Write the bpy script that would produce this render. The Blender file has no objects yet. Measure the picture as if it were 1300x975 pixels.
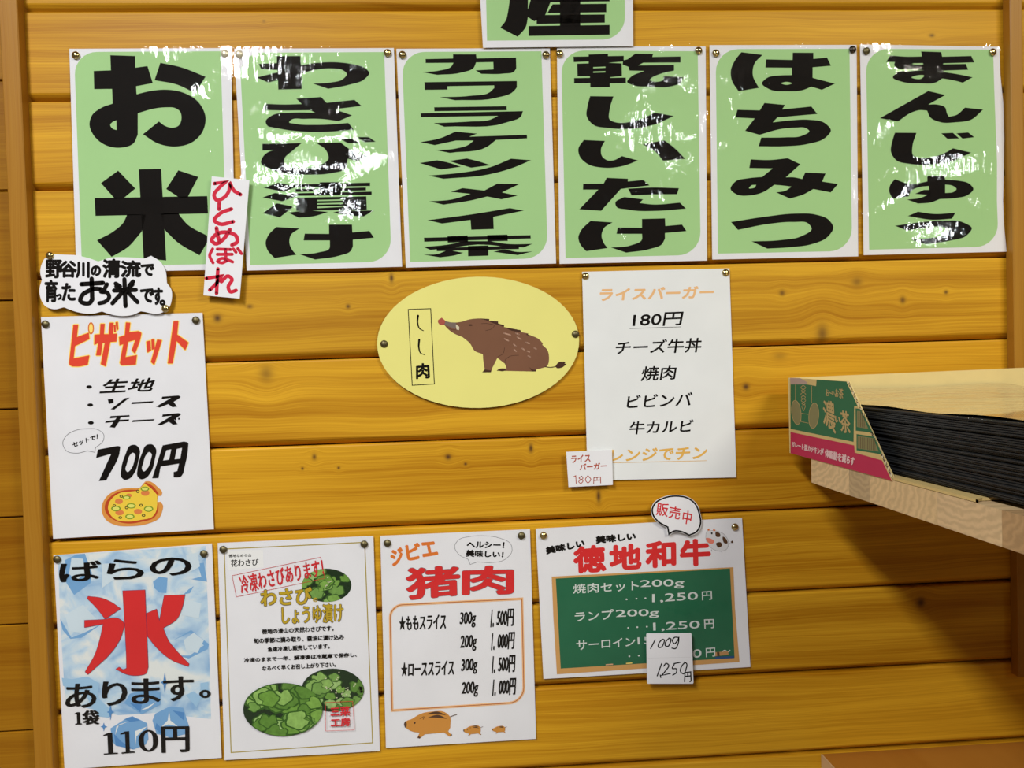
import bpy, bmesh, math, random
from mathutils import Vector, Matrix
from mathutils.geometry import tessellate_polygon
random.seed(7)
sc = bpy.context.scene
COL = sc.collection
# ------------------------------------------------------------------ camera
F_PX, CAM_D = 976.0, 1.0674
YAW, PITCH, ROLL = 0.0603, -0.0262, -0.0302
def cam_basis():
    cy, sy, cp, sp, cr, sr = (math.cos(YAW), math.sin(YAW), math.cos(PITCH), math.sin(PITCH), math.cos(ROLL), math.sin(ROLL))
    r0 = Vector((cy, -sy, 0)); f0 = Vector((sy*cp, cy*cp, sp)); u0 = Vector((-sy*sp, -cy*sp, cp))
    return r0*cr + u0*sr, -r0*sr + u0*cr, f0
RR, UU, FF = cam_basis()
CAM = Vector((0, -CAM_D, 0))
cd = bpy.data.cameras.new('camera'); cam = bpy.data.objects.new('camera', cd); COL.objects.link(cam)
cd.sensor_width = 36; cd.lens = F_PX/1300*36; cd.clip_start = .02
cam.matrix_world = Matrix.Translation(CAM) @ Matrix((RR, UU, -FF)).transposed().to_4x4()
sc.camera = cam
def ray(px, py):
    return FF + RR*((px-650)/F_PX) - UU*((py-487.5)/F_PX)
def on_y(px, py, y=0.0):            # photo pixel -> point on a plane parallel to the wall
    d = ray(px, py); return CAM + d*((y+CAM_D)/d.y)
def on_x(px, py, x):
    d = ray(px, py); return CAM + d*(x/d.x)
def on_z(px, py, z):
    d = ray(px, py); return CAM + d*(z/d.z)
# ------------------------------------------------------------------ world, lights, exposure
w = bpy.data.worlds.new('world'); sc.world = w; w.use_nodes = True
w.node_tree.nodes['Background'].inputs[0].default_value = (.9, .95, 1, 1)
w.node_tree.nodes['Background'].inputs[1].default_value = .04
sc.view_settings.view_transform = 'Standard'; sc.view_settings.look = 'None'
sc.view_settings.exposure = 0.0; sc.view_settings.gamma = 1.0
CEIL = 1.42; FLOOR = -1.45
def area(name, loc, sx, sy, power, col=(1, .985, .95), target=None):
    l = bpy.data.lights.new(name, 'AREA'); l.shape = 'RECTANGLE'; l.size = sx; l.size_y = sy; l.energy = power; l.color = col
    o = bpy.data.objects.new(name, l); COL.objects.link(o); o.location = loc
    if target is not None:
        o.rotation_euler = (Vector(target)-Vector(loc)).to_track_quat('-Z', 'Y').to_euler()
    return o
# ceiling fluorescents: one over the photographer, one further right, a far row behind
area('ceiling_light_key', (-.95, -1.85, 1.38), .28, 1.2, 76, (.98, .985, 1.0))
area('ceiling_light_right', (1.55, -1.85, 1.38), 1.0, .2, 54, (1, .95, .82))
def mirror(px, py, Y):
    p = on_y(px, py); k = 1+Y/CAM_D
    return Vector((p.x*k, -Y, p.z*k))
for (px, py, sx, sz, pw) in ((408, 200, .50, .13, 9.0), (862, 165, .26, .11, 4.5), (1185, 235, .30, .10, 4.5)):
    p = mirror(px, py, 3.2)
    area('window_light', p, sx, sz, pw, (.93, .97, 1.0), target=(p.x*.3, 0, 0))
# ------------------------------------------------------------------ helpers
def tag(o, label=None, cat=None, group=None, kind=None):
    if label: o['label'] = label
    if cat: o['category'] = cat
    if group: o['group'] = group
    if kind: o['kind'] = kind
    return o
def empty(name, loc, label, cat, group=None):
    o = bpy.data.objects.new(name, None); COL.objects.link(o); o.location = loc; o.empty_display_size = .02
    return tag(o, label, cat, group)
def mesh_obj(name, verts, faces, mat, parent=None, smooth=False):
    me = bpy.data.meshes.new(name)
    L = parent.location if parent is not None else Vector((0, 0, 0))
    me.from_pydata([tuple(Vector(v)-L) for v in verts], [], faces)
    me.materials.append(mat)
    if smooth:
        for p in me.polygons: p.use_smooth = True
    me.update()
    o = bpy.data.objects.new(name, me); COL.objects.link(o)
    if parent is not None: o.parent = parent
    return o
_m = {}
def mat(name, col, rough=.6, metal=0, coat=0, spec=.15, alpha=None, noise=None):
    if name in _m: return _m[name]
    m = bpy.data.materials.new(name); m.use_nodes = True; _m[name] = m
    nt = m.node_tree; b = nt.nodes['Principled BSDF']
    b.inputs['Base Color'].default_value = (*col, 1); b.inputs['Roughness'].default_value = rough
    b.inputs['Metallic'].default_value = metal; b.inputs['Coat Weight'].default_value = coat
    b.inputs['Specular IOR Level'].default_value = spec
    sc_, amt = noise or (18, .05)
    tc = nt.nodes.new('ShaderNodeNewGeometry'); n = nt.nodes.new('ShaderNodeTexNoise'); n.inputs['Scale'].default_value = sc_
    mr = nt.nodes.new('ShaderNodeMapRange'); mr.inputs[3].default_value = 1-amt; mr.inputs[4].default_value = 1+amt
    mx = nt.nodes.new('ShaderNodeMix'); mx.data_type = 'RGBA'; mx.blend_type = 'MULTIPLY'; mx.inputs[0].default_value = 1
    mx.inputs[6].default_value = (*col, 1)
    nt.links.new(tc.outputs['Position'], n.inputs['Vector']); nt.links.new(n.outputs[0], mr.inputs[0]); nt.links.new(mr.outputs[0], mx.inputs[7])
    nt.links.new(mx.outputs[2], b.inputs['Base Color'])
    return m
def srgb(r, g, b, k=1.0):
    f = lambda c: (c/255/12.92 if c/255 <= .04045 else ((c/255+.055)/1.055)**2.4)*k
    return (f(r), f(g), f(b))
# -- 2D shape tools (all in photograph pixels; a mapping puts them on their real plane)
def parse(s, ox=0, oy=0, k=1.0, dx=0, dy=0):
    out = []
    for t in s.split():
        sm = t[0] == '~'; x, y = (t[1:] if sm else t).split(',')
        out.append((ox+(float(x)+dx)/k, oy+(float(y)+dy)/k, sm))
    return out
def smooth(pts, closed=True, n=6):
    N = len(pts); out = []
    rng = range(N if closed else N-1)
    for i in rng:
        p0, p1, p2, p3 = pts[(i-1) % N], pts[i], pts[(i+1) % N], pts[(i+2) % N]
        if not closed and i == 0: p0 = p1
        if not closed and i == N-2: p3 = p2
        if not p1[2] and not p2[2]:
            out.append((p1[0], p1[1])); continue
        d = (p2[0]-p1[0], p2[1]-p1[1])
        def tan(a, b, c):
            l1 = math.hypot(b[0]-a[0], b[1]-a[1])+1e-9; l2 = math.hypot(c[0]-b[0], c[1]-b[1])+1e-9
            tx = ((b[0]-a[0])/l1*l2+(c[0]-b[0])/l2*l1)/(l1+l2); ty = ((b[1]-a[1])/l1*l2+(c[1]-b[1])/l2*l1)/(l1+l2)
            return tx, ty
        L = math.hypot(*d)
        t1 = tan(p0, p1, p2) if p1[2] else (d[0]/(L+1e-9), d[1]/(L+1e-9))
        t2 = tan(p1, p2, p3) if p2[2] else (d[0]/(L+1e-9), d[1]/(L+1e-9))
        for j in range(n):
            t = j/n; h0 = 2*t**3-3*t*t+1; h1 = t**3-2*t*t+t; h2 = -2*t**3+3*t*t; h3 = t**3-t*t
            out.append((h0*p1[0]+h1*t1[0]*L+h2*p2[0]+h3*t2[0]*L, h0*p1[1]+h1*t1[1]*L+h2*p2[1]+h3*t2[1]*L))
    if not closed: out.append((pts[-1][0], pts[-1][1]))
    return out
def ell(cx, cy, rx, ry, n=32, rot=0):
    c, s = math.cos(rot), math.sin(rot)
    return [(cx+rx*math.cos(a)*c-ry*math.sin(a)*s, cy+rx*math.cos(a)*s+ry*math.sin(a)*c) for a in [2*math.pi*i/n for i in range(n)]]
def tess(loops):
    v = [p for l in loops for p in l]
    f = tessellate_polygon([[Vector((p[0], p[1], 0)) for p in l] for l in loops])
    out = []
    for t in f:                      # front faces look towards the photographer
        a, b, c = (v[i] for i in t)
        out.append(tuple(reversed(t)) if (b[0]-a[0])*(c[1]-a[1])-(b[1]-a[1])*(c[0]-a[0]) > 0 else tuple(t))
    return v, out
def stroke_poly(pts, wd, closed=False):
    n = len(pts); v = []; f = []
    W = wd if isinstance(wd, (list, tuple)) else None
    for i, p in enumerate(pts):
        a = pts[(i-1) % n] if (closed or i > 0) else p; b = pts[(i+1) % n] if (closed or i < n-1) else p
        d1 = (p[0]-a[0], p[1]-a[1]); d2 = (b[0]-p[0], b[1]-p[1])
        l1, l2 = math.hypot(*d1), math.hypot(*d2)
        if l1 < 1e-9: d1, l1 = d2, l2
        if l2 < 1e-9: d2, l2 = d1, l1
        n1 = (-d1[1]/(l1+1e-9), d1[0]/(l1+1e-9)); n2 = (-d2[1]/(l2+1e-9), d2[0]/(l2+1e-9))
        m = (n1[0]+n2[0], n1[1]+n2[1]); q = math.hypot(*m)+1e-9; m = (m[0]/q, m[1]/q)
        c = max(.45, m[0]*n1[0]+m[1]*n1[1])
        hw = (W[0]+(W[1]-W[0])*i/max(1, n-1) if W else wd)/2
        v += [(p[0]+m[0]*hw/c, p[1]+m[1]*hw/c), (p[0]-m[0]*hw/c, p[1]-m[1]*hw/c)]
    for i in range(n if closed else n-1):
        j = (i+1) % n; f += [(2*i, 2*j, 2*j+1, 2*i+1)]
    if not closed:
        for e, hw in ((0, (W[0] if W else wd)/2), (n-1, (W[1] if W else wd)/2)):
            if hw > .3:
                b0 = len(v); v += ell(pts[e][0], pts[e][1], hw*.98, hw*.98, 10); f.append(tuple(range(b0, b0+10)))
    return v, f
_t = {}
def text2d(s):
    if s in _t: return _t[s]
    c = bpy.data.curves.new('t', 'FONT'); c.body = s; c.resolution_u = 3
    o = bpy.data.objects.new('t', c); COL.objects.link(o)
    dg = bpy.context.evaluated_depsgraph_get(); dg.update()
    me = bpy.data.meshes.new_from_object(o.evaluated_get(dg))
    vs = [(v.co.x, v.co.y) for v in me.vertices]; fs = [tuple(p.vertices) for p in me.polygons]
    bpy.data.objects.remove(o); bpy.data.curves.remove(c); bpy.data.meshes.remove(me)
    x0 = min(v[0] for v in vs); x1 = max(v[0] for v in vs); y0 = min(v[1] for v in vs); y1 = max(v[1] for v in vs)
    r = ([((v[0]-x0)/(x1-x0+1e-9), (y1-v[1])/(y1-y0+1e-9)) for v in vs], fs)
    _t[s] = r; return r
def quad_map(vs, q):
    return [(q[0][0]*(1-u)*(1-v)+q[1][0]*u*(1-v)+q[2][0]*u*v+q[3][0]*(1-u)*v,
             q[0][1]*(1-u)*(1-v)+q[1][1]*u*(1-v)+q[2][1]*u*v+q[3][1]*(1-u)*v) for u, v in vs]
def ring(rx, ry, n=8):
    return [(0, 0)]+[(rx*math.cos(2*math.pi*i/n), ry*math.sin(2*math.pi*i/n)) for i in range(n)] if rx > 0 else [(0, 0)]
BLACK = mat('print_black', (.008, .0065, .0055), .6, spec=.05)
WHITE = mat('paper_white', (.80, .80, .82), .6)
class Sheet:
    """flat printed thing standing on a real plane; depth = distance of its front from the wall"""
    def __init__(s, name, label, cat, outline, depth, group=None, crop=(0, 0, 1), base=WHITE, thick=.0004, to3=None, nrm=Vector((0, -1, 0)), basename='paper', root=None):
        s.depth = depth; s.lay = 0; s.crop = crop; s.n = nrm
        s.to3 = to3 or (lambda x, y, h: on_y(x, y, -h))
        pts = outline
        cx = sum(p[0] for p in pts)/len(pts); cy = sum(p[1] for p in pts)/len(pts)
        s.root = root or empty(name, s.to3(cx, cy, depth), label, cat, group)
        s.outline = pts
        v, f = tess([pts]); n = len(v)
        V = [s.to3(p[0], p[1], depth) for p in v]
        Vb = [p - s.n*thick for p in V]
        F = list(f)+[tuple(reversed([i+n for i in t])) for t in f]+[(i, (i+1) % n, (i+1) % n+n, i+n) for i in range(n)]
        mesh_obj(basename, V+Vb, F, base, s.root)
    def _emit(s, name, v2, f, m, label=None, offs=((0, 0),)):
        s.lay += 1; V = []; Fs = []
        h = s.depth + .00002*s.lay+.00002
        for k, (dx, dy) in enumerate(offs):
            b = len(V)
            V += [s.to3(p[0]+dx, p[1]+dy, h-.0000006*k) for p in v2]
            Fs += [tuple(i+b for i in t) for t in f]
        o = mesh_obj(name, V, Fs, m, s.root)
        if label: o['label'] = label
        return o
    def P(s, spec): return parse(spec, *s.crop)
    def poly(s, name, m, outer, *holes, label=None, r=0, n=6):
        loops = [smooth(s.P(x), n=n) if isinstance(x, str) else x for x in (outer,)+holes]
        v, f = tess(loops); return s._emit(name, v, f, m, label, ring(r, r))
    def polys(s, name, m, specs, label=None, r=0, n=6):       # several pieces printed in one go; '|' splits outer and holes
        if name in ('ice_picture', 'ice_cube_drawing', 'sparkle'):
            for sp in specs: s.poly(name, m, sp, n=n)
            return
        V = []; Fc = []
        for sp in specs:
            loops = [smooth(s.P(x), n=n) for x in sp.split('|')]
            v, f = tess(loops); b = len(V); V += v; Fc += [tuple(i+b for i in t) for t in f]
        return s._emit(name, V, Fc, m, label, ring(r, r))
    def c(s, x, y): return (s.crop[0]+x/s.crop[2], s.crop[1]+y/s.crop[2])
    def e(s, name, m, x, y, rx, ry, rot=0, label=None, n=24):
        k = s.crop[2]; v = ell(*s.c(x, y), rx/k, ry/k, n, rot)
        return s._emit(name, v, [tuple(range(len(v)))], m, label)
    def multi_e(s, name, m, lst, label=None):
        V = []; Fc = []
        for (x, y, rx, ry) in lst:
            k = s.crop[2]; v = ell(*s.c(x, y), rx/k, ry/k, 14); b = len(V); V += v; Fc.append(tuple(range(b, b+14)))
        return s._emit(name, V, Fc, m, label)
    def line(s, name, m, specs, wd, closed=False, label=None):
        V = []; Fc = []
        for sp in (specs if isinstance(specs, (list, tuple)) else [specs]):
            pts = smooth(s.P(sp), closed, 5); v, f = stroke_poly(pts, wd, closed); b = len(V); V += v; Fc += [tuple(i+b for i in t) for t in f]
        return s._emit(name, V, Fc, m, label)
    def text(s, string, m, q, r=0, ry=None, label=None, outline=None):
        pts = [s.c(*[float(a) for a in t.split(',')]) for t in q.split()]
        if len(pts) == 2: (a, b), (c_, d) = pts; pts = [(a, b), (c_, b), (c_, d), (a, d)]
        vs, fs = text2d(string); v = quad_map(vs, pts)
        if outline:
            om, orr = outline; s._emit('letter_outline', v, fs, om, None, ring(orr, orr if ry is None else ry+(orr-r), 12))
        return s._emit('lettering', v, fs, m, label, ring(r, r if ry is None else ry))
    def chars(s, spec, m, r=0, ry=None, outline=None):         # "字 x0,y0 x1,y1; ..." one object per character
        for it in spec.split(';'):
            ch, a = it.strip().split(' ', 1); s.text(ch, m, a, r, ry, outline=outline)
    def film(s, grow=2.5, seed=0, amp=1.0, name='laminate_film', wide=None):
        cx = sum(p[0] for p in s.outline)/len(s.outline); cy = sum(p[1] for p in s.outline)/len(s.outline)
        pts = []
        for p in s.outline:
            d = (p[0]-cx, p[1]-cy); l = math.hypot(*d); pts.append((p[0]+d[0]/l*grow*1.3, p[1]+d[1]/l*grow*1.3))
        v, f = tess([pts])
        o = mesh_obj(name, [s.to3(p[0], p[1], s.depth+.0018) for p in v], list(f), film_mat(seed, amp), s.root)
        return o
def film_mat(seed, amp):
    key = ('film', seed, amp)
    if key in _m: return _m[key]
    m = bpy.data.materials.new('laminate_film'); m.use_nodes = True; nt = m.node_tree; nt.nodes.clear(); _m[key] = m
    N = nt.nodes.new; L = nt.links.new
    g = N('ShaderNodeNewGeometry')
    def noise(scale, vec, detail=2):
        mp = N('ShaderNodeMapping'); mp.inputs['Scale'].default_value = vec; mp.inputs['Location'].default_value = (seed*3.7, seed*1.9, seed*2.3)
        n = N('ShaderNodeTexNoise'); n.inputs['Scale'].default_value = scale; n.inputs['Detail'].default_value = detail
        L(g.outputs['Position'], mp.inputs['Vector']); L(mp.outputs[0], n.inputs['Vector']); return n.outputs[0]
    a = noise(9, (1.0, 1, 1.2), 1); b = noise(45, (2.2, 1, .7), 2); c = noise(330, (1, 1, 1), 2)
    def mul(x, k):
        q = N('ShaderNodeMath'); q.operation = 'MULTIPLY'; L(x, q.inputs[0]); q.inputs[1].default_value = k; return q.outputs[0]
    def add(x, y):
        q = N('ShaderNodeMath'); q.operation = 'ADD'; L(x, q.inputs[0]); L(y, q.inputs[1]); return q.outputs[0]
    h = add(add(mul(a, .0065*amp), mul(b, .0007*amp)), mul(c, .00005*amp))
    bp = N('ShaderNodeBump'); bp.inputs['Strength'].default_value = 1; bp.inputs['Distance'].default_value = 1.0; L(h, bp.inputs['Height'])
    fr = N('ShaderNodeFresnel'); io = N('ShaderNodeMapRange'); io.inputs[3].default_value = 1.5; io.inputs[4].default_value = 1/1.5; L(g.outputs['Backfacing'], io.inputs[0]); L(io.outputs[0], fr.inputs[0]);   # a thin sheet reflects the same from both sides
    L(bp.outputs[0], fr.inputs['Normal'])
    gl = N('ShaderNodeBsdfGlossy'); gl.inputs['Roughness'].default_value = .035; L(bp.outputs[0], gl.inputs['Normal'])
    tr = N('ShaderNodeBsdfTransparent'); mx = N('ShaderNodeMixShader'); out = N('ShaderNodeOutputMaterial')
    L(fr.outputs[0], mx.inputs[0]); L(tr.outputs[0], mx.inputs[1]); L(gl.outputs[0], mx.inputs[2]); L(mx.outputs[0], out.inputs[0])
    return m
# ------------------------------------------------------------------ wood
KNOTS = [(276, 404, 5, 5, 1), (317, 389, 4, 3, .7), (338, 474, 9, 11, .55), (442, 389, 3, 3, .9), (497, 353, 3, 6, 1), (399, 580, 3, 4, .9), (384, 595, 2, 2, 1),
         (430, 594, 2, 2, 1), (569, 580, 4, 4, 1), (591, 589, 2, 2, 1), (674, 569, 3, 6, 1), (993, 372, 4, 4, .8), (1088, 358, 7, 6, .55), (1044, 424, 8, 13, .75),
         (947, 491, 4.5, 4.5, 1), (1146, 381, 4, 5, .8), (1201, 371, 3, 3, .9), (1183, 45, 4, 2.5, .8), (1169, 765, 6, 7, 1), (760, 630, 3, 9, 1), (12, 697, 5, 4, .8), (55, 340, 3, 3, .3),
         (335, 27, 2, 2, .4), (990, 452, 9, 5, .35)]
def wood_mat(name, light, dark, axis='x', knots=False, gscale=55, rough=.38, coat=.35, contrast=1.0, long=1.0):
    if name in _m: return _m[name]
    m = bpy.data.materials.new(name); m.use_nodes = True; nt = m.node_tree; _m[name] = m
    N = nt.nodes.new; L = nt.links.new; b = nt.nodes['Principled BSDF']
    def M(op, x, y=None):
        q = N('ShaderNodeMath'); q.operation = op
        for i, a in enumerate((x, y)):
            if a is None: continue
            if isinstance(a, (int, float)): q.inputs[i].default_value = a
            else: L(a, q.inputs[i])
        return q.outputs[0]
    g = N('ShaderNodeNewGeometry'); sep = N('ShaderNodeSeparateXYZ'); L(g.outputs['Position'], sep.inputs[0])
    at = N('ShaderNodeAttribute'); at.attribute_type = 'OBJECT'; at.attribute_name = 'seed'; seed = at.outputs['Fac']
    ax = {'x': ('X', 'Y', 'Z'), 'z': ('Z', 'Y', 'X'), 'y': ('Y', 'Z', 'X')}[axis]
    u, v, w_ = (sep.outputs[a] for a in ax)
    core = None
    if knots:
        core = None; warp = None
        for (kx, ky, kw, kh, kd) in knots:
            p = on_y(kx, ky); S = F_PX/CAM_D
            s1 = N('ShaderNodeVectorMath'); s1.operation = 'SUBTRACT'; L(g.outputs['Position'], s1.inputs[0]); s1.inputs[1].default_value = p
            s2 = N('ShaderNodeVectorMath'); s2.operation = 'MULTIPLY'; L(s1.outputs[0], s2.inputs[0]); s2.inputs[1].default_value = (S/kw, 0, S/kh)
            s3 = N('ShaderNodeVectorMath'); s3.operation = 'DOT_PRODUCT'; L(s2.outputs[0], s3.inputs[0]); L(s2.outputs[0], s3.inputs[1])
            e1 = M('MULTIPLY', M('EXPONENT', M('MULTIPLY', s3.outputs['Value'], -1.1)), kd)
            sz = N('ShaderNodeSeparateXYZ'); L(s1.outputs[0], sz.inputs[0])
            e2 = M('MULTIPLY', M('EXPONENT', M('MULTIPLY', s3.outputs['Value'], -.11)), M('MULTIPLY', sz.outputs['Z'], -.75))
            core = e1 if core is None else M('ADD', core, e1); warp = e2 if warp is None else M('ADD', warp, e2)
        w_ = M('ADD', w_, warp)
    def vec(a, b_, c):
        q = N('ShaderNodeCombineXYZ')
        for i, x in enumerate((a, b_, c)):
            if isinstance(x, (int, float)): q.inputs[i].default_value = x
            else: L(x, q.inputs[i])
        return q.outputs[0]
    def noise(vc, detail=2, rough_=.5, sc_=1.0):
        n = N('ShaderNodeTexNoise'); n.inputs['Scale'].default_value = sc_; n.inputs['Detail'].default_value = detail; n.inputs['Roughness'].default_value = rough_
        L(vc, n.inputs['Vector']); return n.outputs[0]
    sd = M('MULTIPLY', seed, 17.3)
    low = noise(vec(M('MULTIPLY', u, 2.0*long), sd, M('MULTIPLY', w_, 7)), 3)
    ww = M('ADD', w_, M('MULTIPLY', low, .035))
    grain = noise(vec(M('MULTIPLY', u, .55*long), sd, M('MULTIPLY', ww, gscale)), 5, .72)
    fine = noise(vec(M('MULTIPLY', u, 5*long), M('ADD', sd, 3.0), M('MULTIPLY', ww, 520)), 2)
    tone = noise(vec(M('MULTIPLY', u, 1.3*long), M('ADD', sd, 9.0), M('MULTIPLY', w_, 11)), 1)
    s = M('ADD', M('MULTIPLY', grain, 1.0), M('ADD', M('MULTIPLY', fine, .45), M('MULTIPLY', tone, .55)))
    mr = N('ShaderNodeMapRange'); mr.inputs[1].default_value = 1.0-.25/contrast; mr.inputs[2].default_value = 1.0+.25/contrast; L(s, mr.inputs[0])
    mx = N('ShaderNodeMix'); mx.data_type = 'RGBA'; mx.inputs[6].default_value = (*dark, 1); mx.inputs[7].default_value = (*light, 1); L(mr.outputs[0], mx.inputs[0])
    colr = mx.outputs[2]
    mp = N('ShaderNodeMix'); mp.data_type = 'RGBA'; mp.blend_type = 'MULTIPLY'; mp.inputs[0].default_value = 1; L(colr, mp.inputs[6])
    br = M('ADD', M('MULTIPLY', noise(vec(M('MULTIPLY', sd, 1.7), 2.0, 5.0), 0), .35), .83); L(vec(br, br, br), mp.inputs[7]); colr = mp.outputs[2]
    if core is not None:
        c2 = N('ShaderNodeMath'); c2.operation = 'MULTIPLY'; c2.use_clamp = True; L(core, c2.inputs[0]); c2.inputs[1].default_value = .95
        mk = N('ShaderNodeMix'); mk.data_type = 'RGBA'; L(c2.outputs[0], mk.inputs[0]); L(colr, mk.inputs[6]); mk.inputs[7].default_value = (.085, .035, .012, 1); colr = mk.outputs[2]
    L(colr, b.inputs['Base Color'])
    b.inputs['Roughness'].default_value = rough; b.inputs['Specular IOR Level'].default_value = .18; b.inputs['Coat Weight'].default_value = coat; b.inputs['Coat Roughness'].default_value = .3
    bp = N('ShaderNodeBump'); bp.inputs['Strength'].default_value = .25; bp.inputs['Distance'].default_value = .0006; L(s, bp.inputs['Height']); L(bp.outputs[0], b.inputs['Normal'])
    return m
def pine(i, zt, zb):                 # each board has its own knots
    ks = [k for k in KNOTS if zb-.012 < on_y(k[0], k[1]).z < zt+.012 and k[0] > 28]
    return wood_mat('pine_board_%d' % (i+9), (.75, .405, .020), (.39, .155, .002), knots=ks, coat=0, rough=.48, gscale=42, contrast=.95)
PINE2 = wood_mat('pine_boards_left', (.37, .165, .007), (.24, .085, .002), gscale=60, coat=.1)
BATTEN = wood_mat('pine_batten', (.43, .21, .024), (.31, .125, .008), axis='z', coat=.1, gscale=45, contrast=.8)
def prism(name, prof, a0, a1, axis, m, parent=None, seed=0.0):
    """extrude a 2D profile; axis 'x': prof=(y,z); 'z': prof=(x,y); 'y': prof=(x,z)"""
    n = len(prof)
    mk = {'x': lambda a, p: (a, p[0], p[1]), 'z': lambda a, p: (p[0], p[1], a), 'y': lambda a, p: (p[0], a, p[1])}[axis]
    V = [mk(a0, p) for p in prof]+[mk(a1, p) for p in prof]
    Fc = [tuple(range(n)), tuple(reversed(range(n, 2*n)))]+[(i, i+n, (i+1) % n+n, (i+1) % n) for i in range(n)]
    me = bpy.data.meshes.new(name)
    L = parent.location if parent is not None else Vector((0, 0, 0))
    me.from_pydata([tuple(Vector(v)-L) for v in V], [], Fc); me.materials.append(m)
    bm = bmesh.new(); bm.from_mesh(me); bmesh.ops.recalc_face_normals(bm, faces=bm.faces); bm.to_mesh(me); bm.free()
    o = bpy.data.objects.new(name, me); COL.objects.link(o); o['seed'] = seed
    if parent is not None: o.parent = parent
    return o
def rect(y0, y1, z0, z1, b=0.0):
    if not b: return [(y0, z0), (y1, z0), (y1, z1), (y0, z1)]
    return [(y0+b, z0), (y1-b, z0), (y1, z0+b), (y1, z1-b), (y1-b, z1), (y0+b, z1), (y0, z1-b), (y0, z0+b)]
# ------------------------------------------------------------------ room shell
XL, XR = -.5672, .7827
Z0, PITCHZ = .4862, .1180
plain = mat('room_plaster', (.14, .12, .09), .9); floorm = mat('room_floor', (.22, .19, .16), .7)
backer = mat('backing_board', (.05, .025, .01), .9)
wall = prism('wall_back', rect(.016, .06, FLOOR, CEIL), -2.6, 3.9, 'x', backer); tag(wall, kind='structure')
for i in range(-8, 16):
    zt = Z0-PITCHZ*i; zb = zt-PITCHZ
    prof = [(.0155, zt-.0006), (.0022, zt-.0006), (.0006, zt-.0015), (0, zt-.003), (0, zb+.0105), (.0008, zb+.0085), (.0038, zb+.0055), (.0085, zb+.0022), (.0110, zb+.0012), (.0155, zb+.0012)]
    prism('plank', prof, XL-.002, 3.9, 'x', pine(i, zt, zb), wall, seed=(i*.618) % 1+i*.13)
# wider flush boards left of the batten
zL = [on_y(5, y, .004).z for y in (102, 242, 381.5)]; pl = (zL[0]-zL[2])/2
xb = XL-.03
for i in range(-7, 12):
    zt = zL[0]-pl*i; zb = zt-pl
    prism('plank', [(.0155, zt-.0008), (.0060, zt-.0008), (.004, zt-.002), (.004, zb+.0022), (.0060, zb+.0008), (.0155, zb+.0008)], -2.6, xb, 'x', PINE2, wall, seed=(i*.37) % 1+4)
# battens
pL0 = on_y(3.5, 120, -.017).x; pL1 = on_y(26.5, 120, -.017).x
t = prism('trim_1', rect(pL0, XL, -.017, .012, .0012), FLOOR, CEIL, 'z', BATTEN, seed=2.2); tag(t, kind='structure')
pR0 = XR; pR1 = on_y(1298.5, 30, -.016).x
zpb = on_y(1290, 860, -.016).z
t = prism('trim_2', rect(pR0, pR1, -.016, .0, .0012), zpb, CEIL, 'z', BATTEN, seed=5.1); tag(t, kind='structure')
o = prism('floor', rect(-4.2, .06, FLOOR-.05, FLOOR), -2.6, 3.9, 'x', floorm); tag(o, kind='structure')
o = prism('ceiling', rect(-4.2, .06, CEIL, CEIL+.05), -2.6, 3.9, 'x', plain); tag(o, kind='structure')
o = prism('wall_left', rect(-2.66, -2.6, FLOOR, CEIL), -4.2, .06, 'y', plain); tag(o, kind='structure')
o = prism('wall_right', rect(3.9, 3.96, FLOOR, CEIL), -4.2, .06, 'y', plain); tag(o, kind='structure')
o = prism('wall_front', rect(-4.26, -4.2, FLOOR, CEIL), -2.6, 3.9, 'x', mat('dark_panelling', (.09, .06, .04), .7)); tag(o, kind='structure')
# ------------------------------------------------------------------ thumbtacks
BRASS = mat('brass', (.62, .50, .22), .22, 1.0, noise=(300, .25)); BRASSD = mat('tarnished_brass', (.17, .145, .075), .5, 1.0, noise=(400, .3))
DARKM = mat('dark_metal', (.07, .06, .05), .4, 1.0); BRASSGLARE = mat('brass_painted_glare', (.86, .80, .60), .38, .6)  # cream tone paints the lamp glare onto two brass tacks
_tack = {}
def tack(px, py, depth, label, kind='brass', r=.0052):
    m = {'brass': BRASS, 'dull': BRASSD, 'dark': DARKM, 'pale': BRASSGLARE}[kind]
    if kind not in _tack:
        V = [(0, -.0030, 0)]; Fc = []; n = 20
        prof = [(.25, .0029), (.5, .0025), (.75, .0018), (.92, .0009), (1.0, .0001), (.93, -.0002)]
        for rr, hh in prof:
            V += [(r*rr*math.cos(2*math.pi*i/n), -hh, r*rr*math.sin(2*math.pi*i/n)) for i in range(n)]
        Fc += [(0, 1+(i+1) % n, 1+i) for i in range(n)]
        for k in range(len(prof)-1):
            a = 1+k*n; Fc += [(a+i, a+(i+1) % n, a+n+(i+1) % n, a+n+i) for i in range(n)]
        me = bpy.data.meshes.new('tack_head'); me.from_pydata(V, [], Fc); me.materials.append(m)
        for p in me.polygons: p.use_smooth = True
        V = [(.0006*math.cos(a*1.047), y, .0006*math.sin(a*1.047)) for y in (0, .008) for a in range(6)]
        pe = bpy.data.meshes.new('tack_pin'); pe.from_pydata(V, [], [(i, (i+1) % 6, (i+1) % 6+6, i+6) for i in range(6)]); pe.materials.append(m)
        _tack[kind] = (me, pe)
    root = empty('thumbtack', on_y(px, py, -depth), label, 'thumbtack', 'thumbtacks pinning the paper signs')
    for nme, me in zip(('head', 'pin'), _tack[kind]):
        o = bpy.data.objects.new(nme, me); COL.objects.link(o); o.parent = root
    return root
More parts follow.
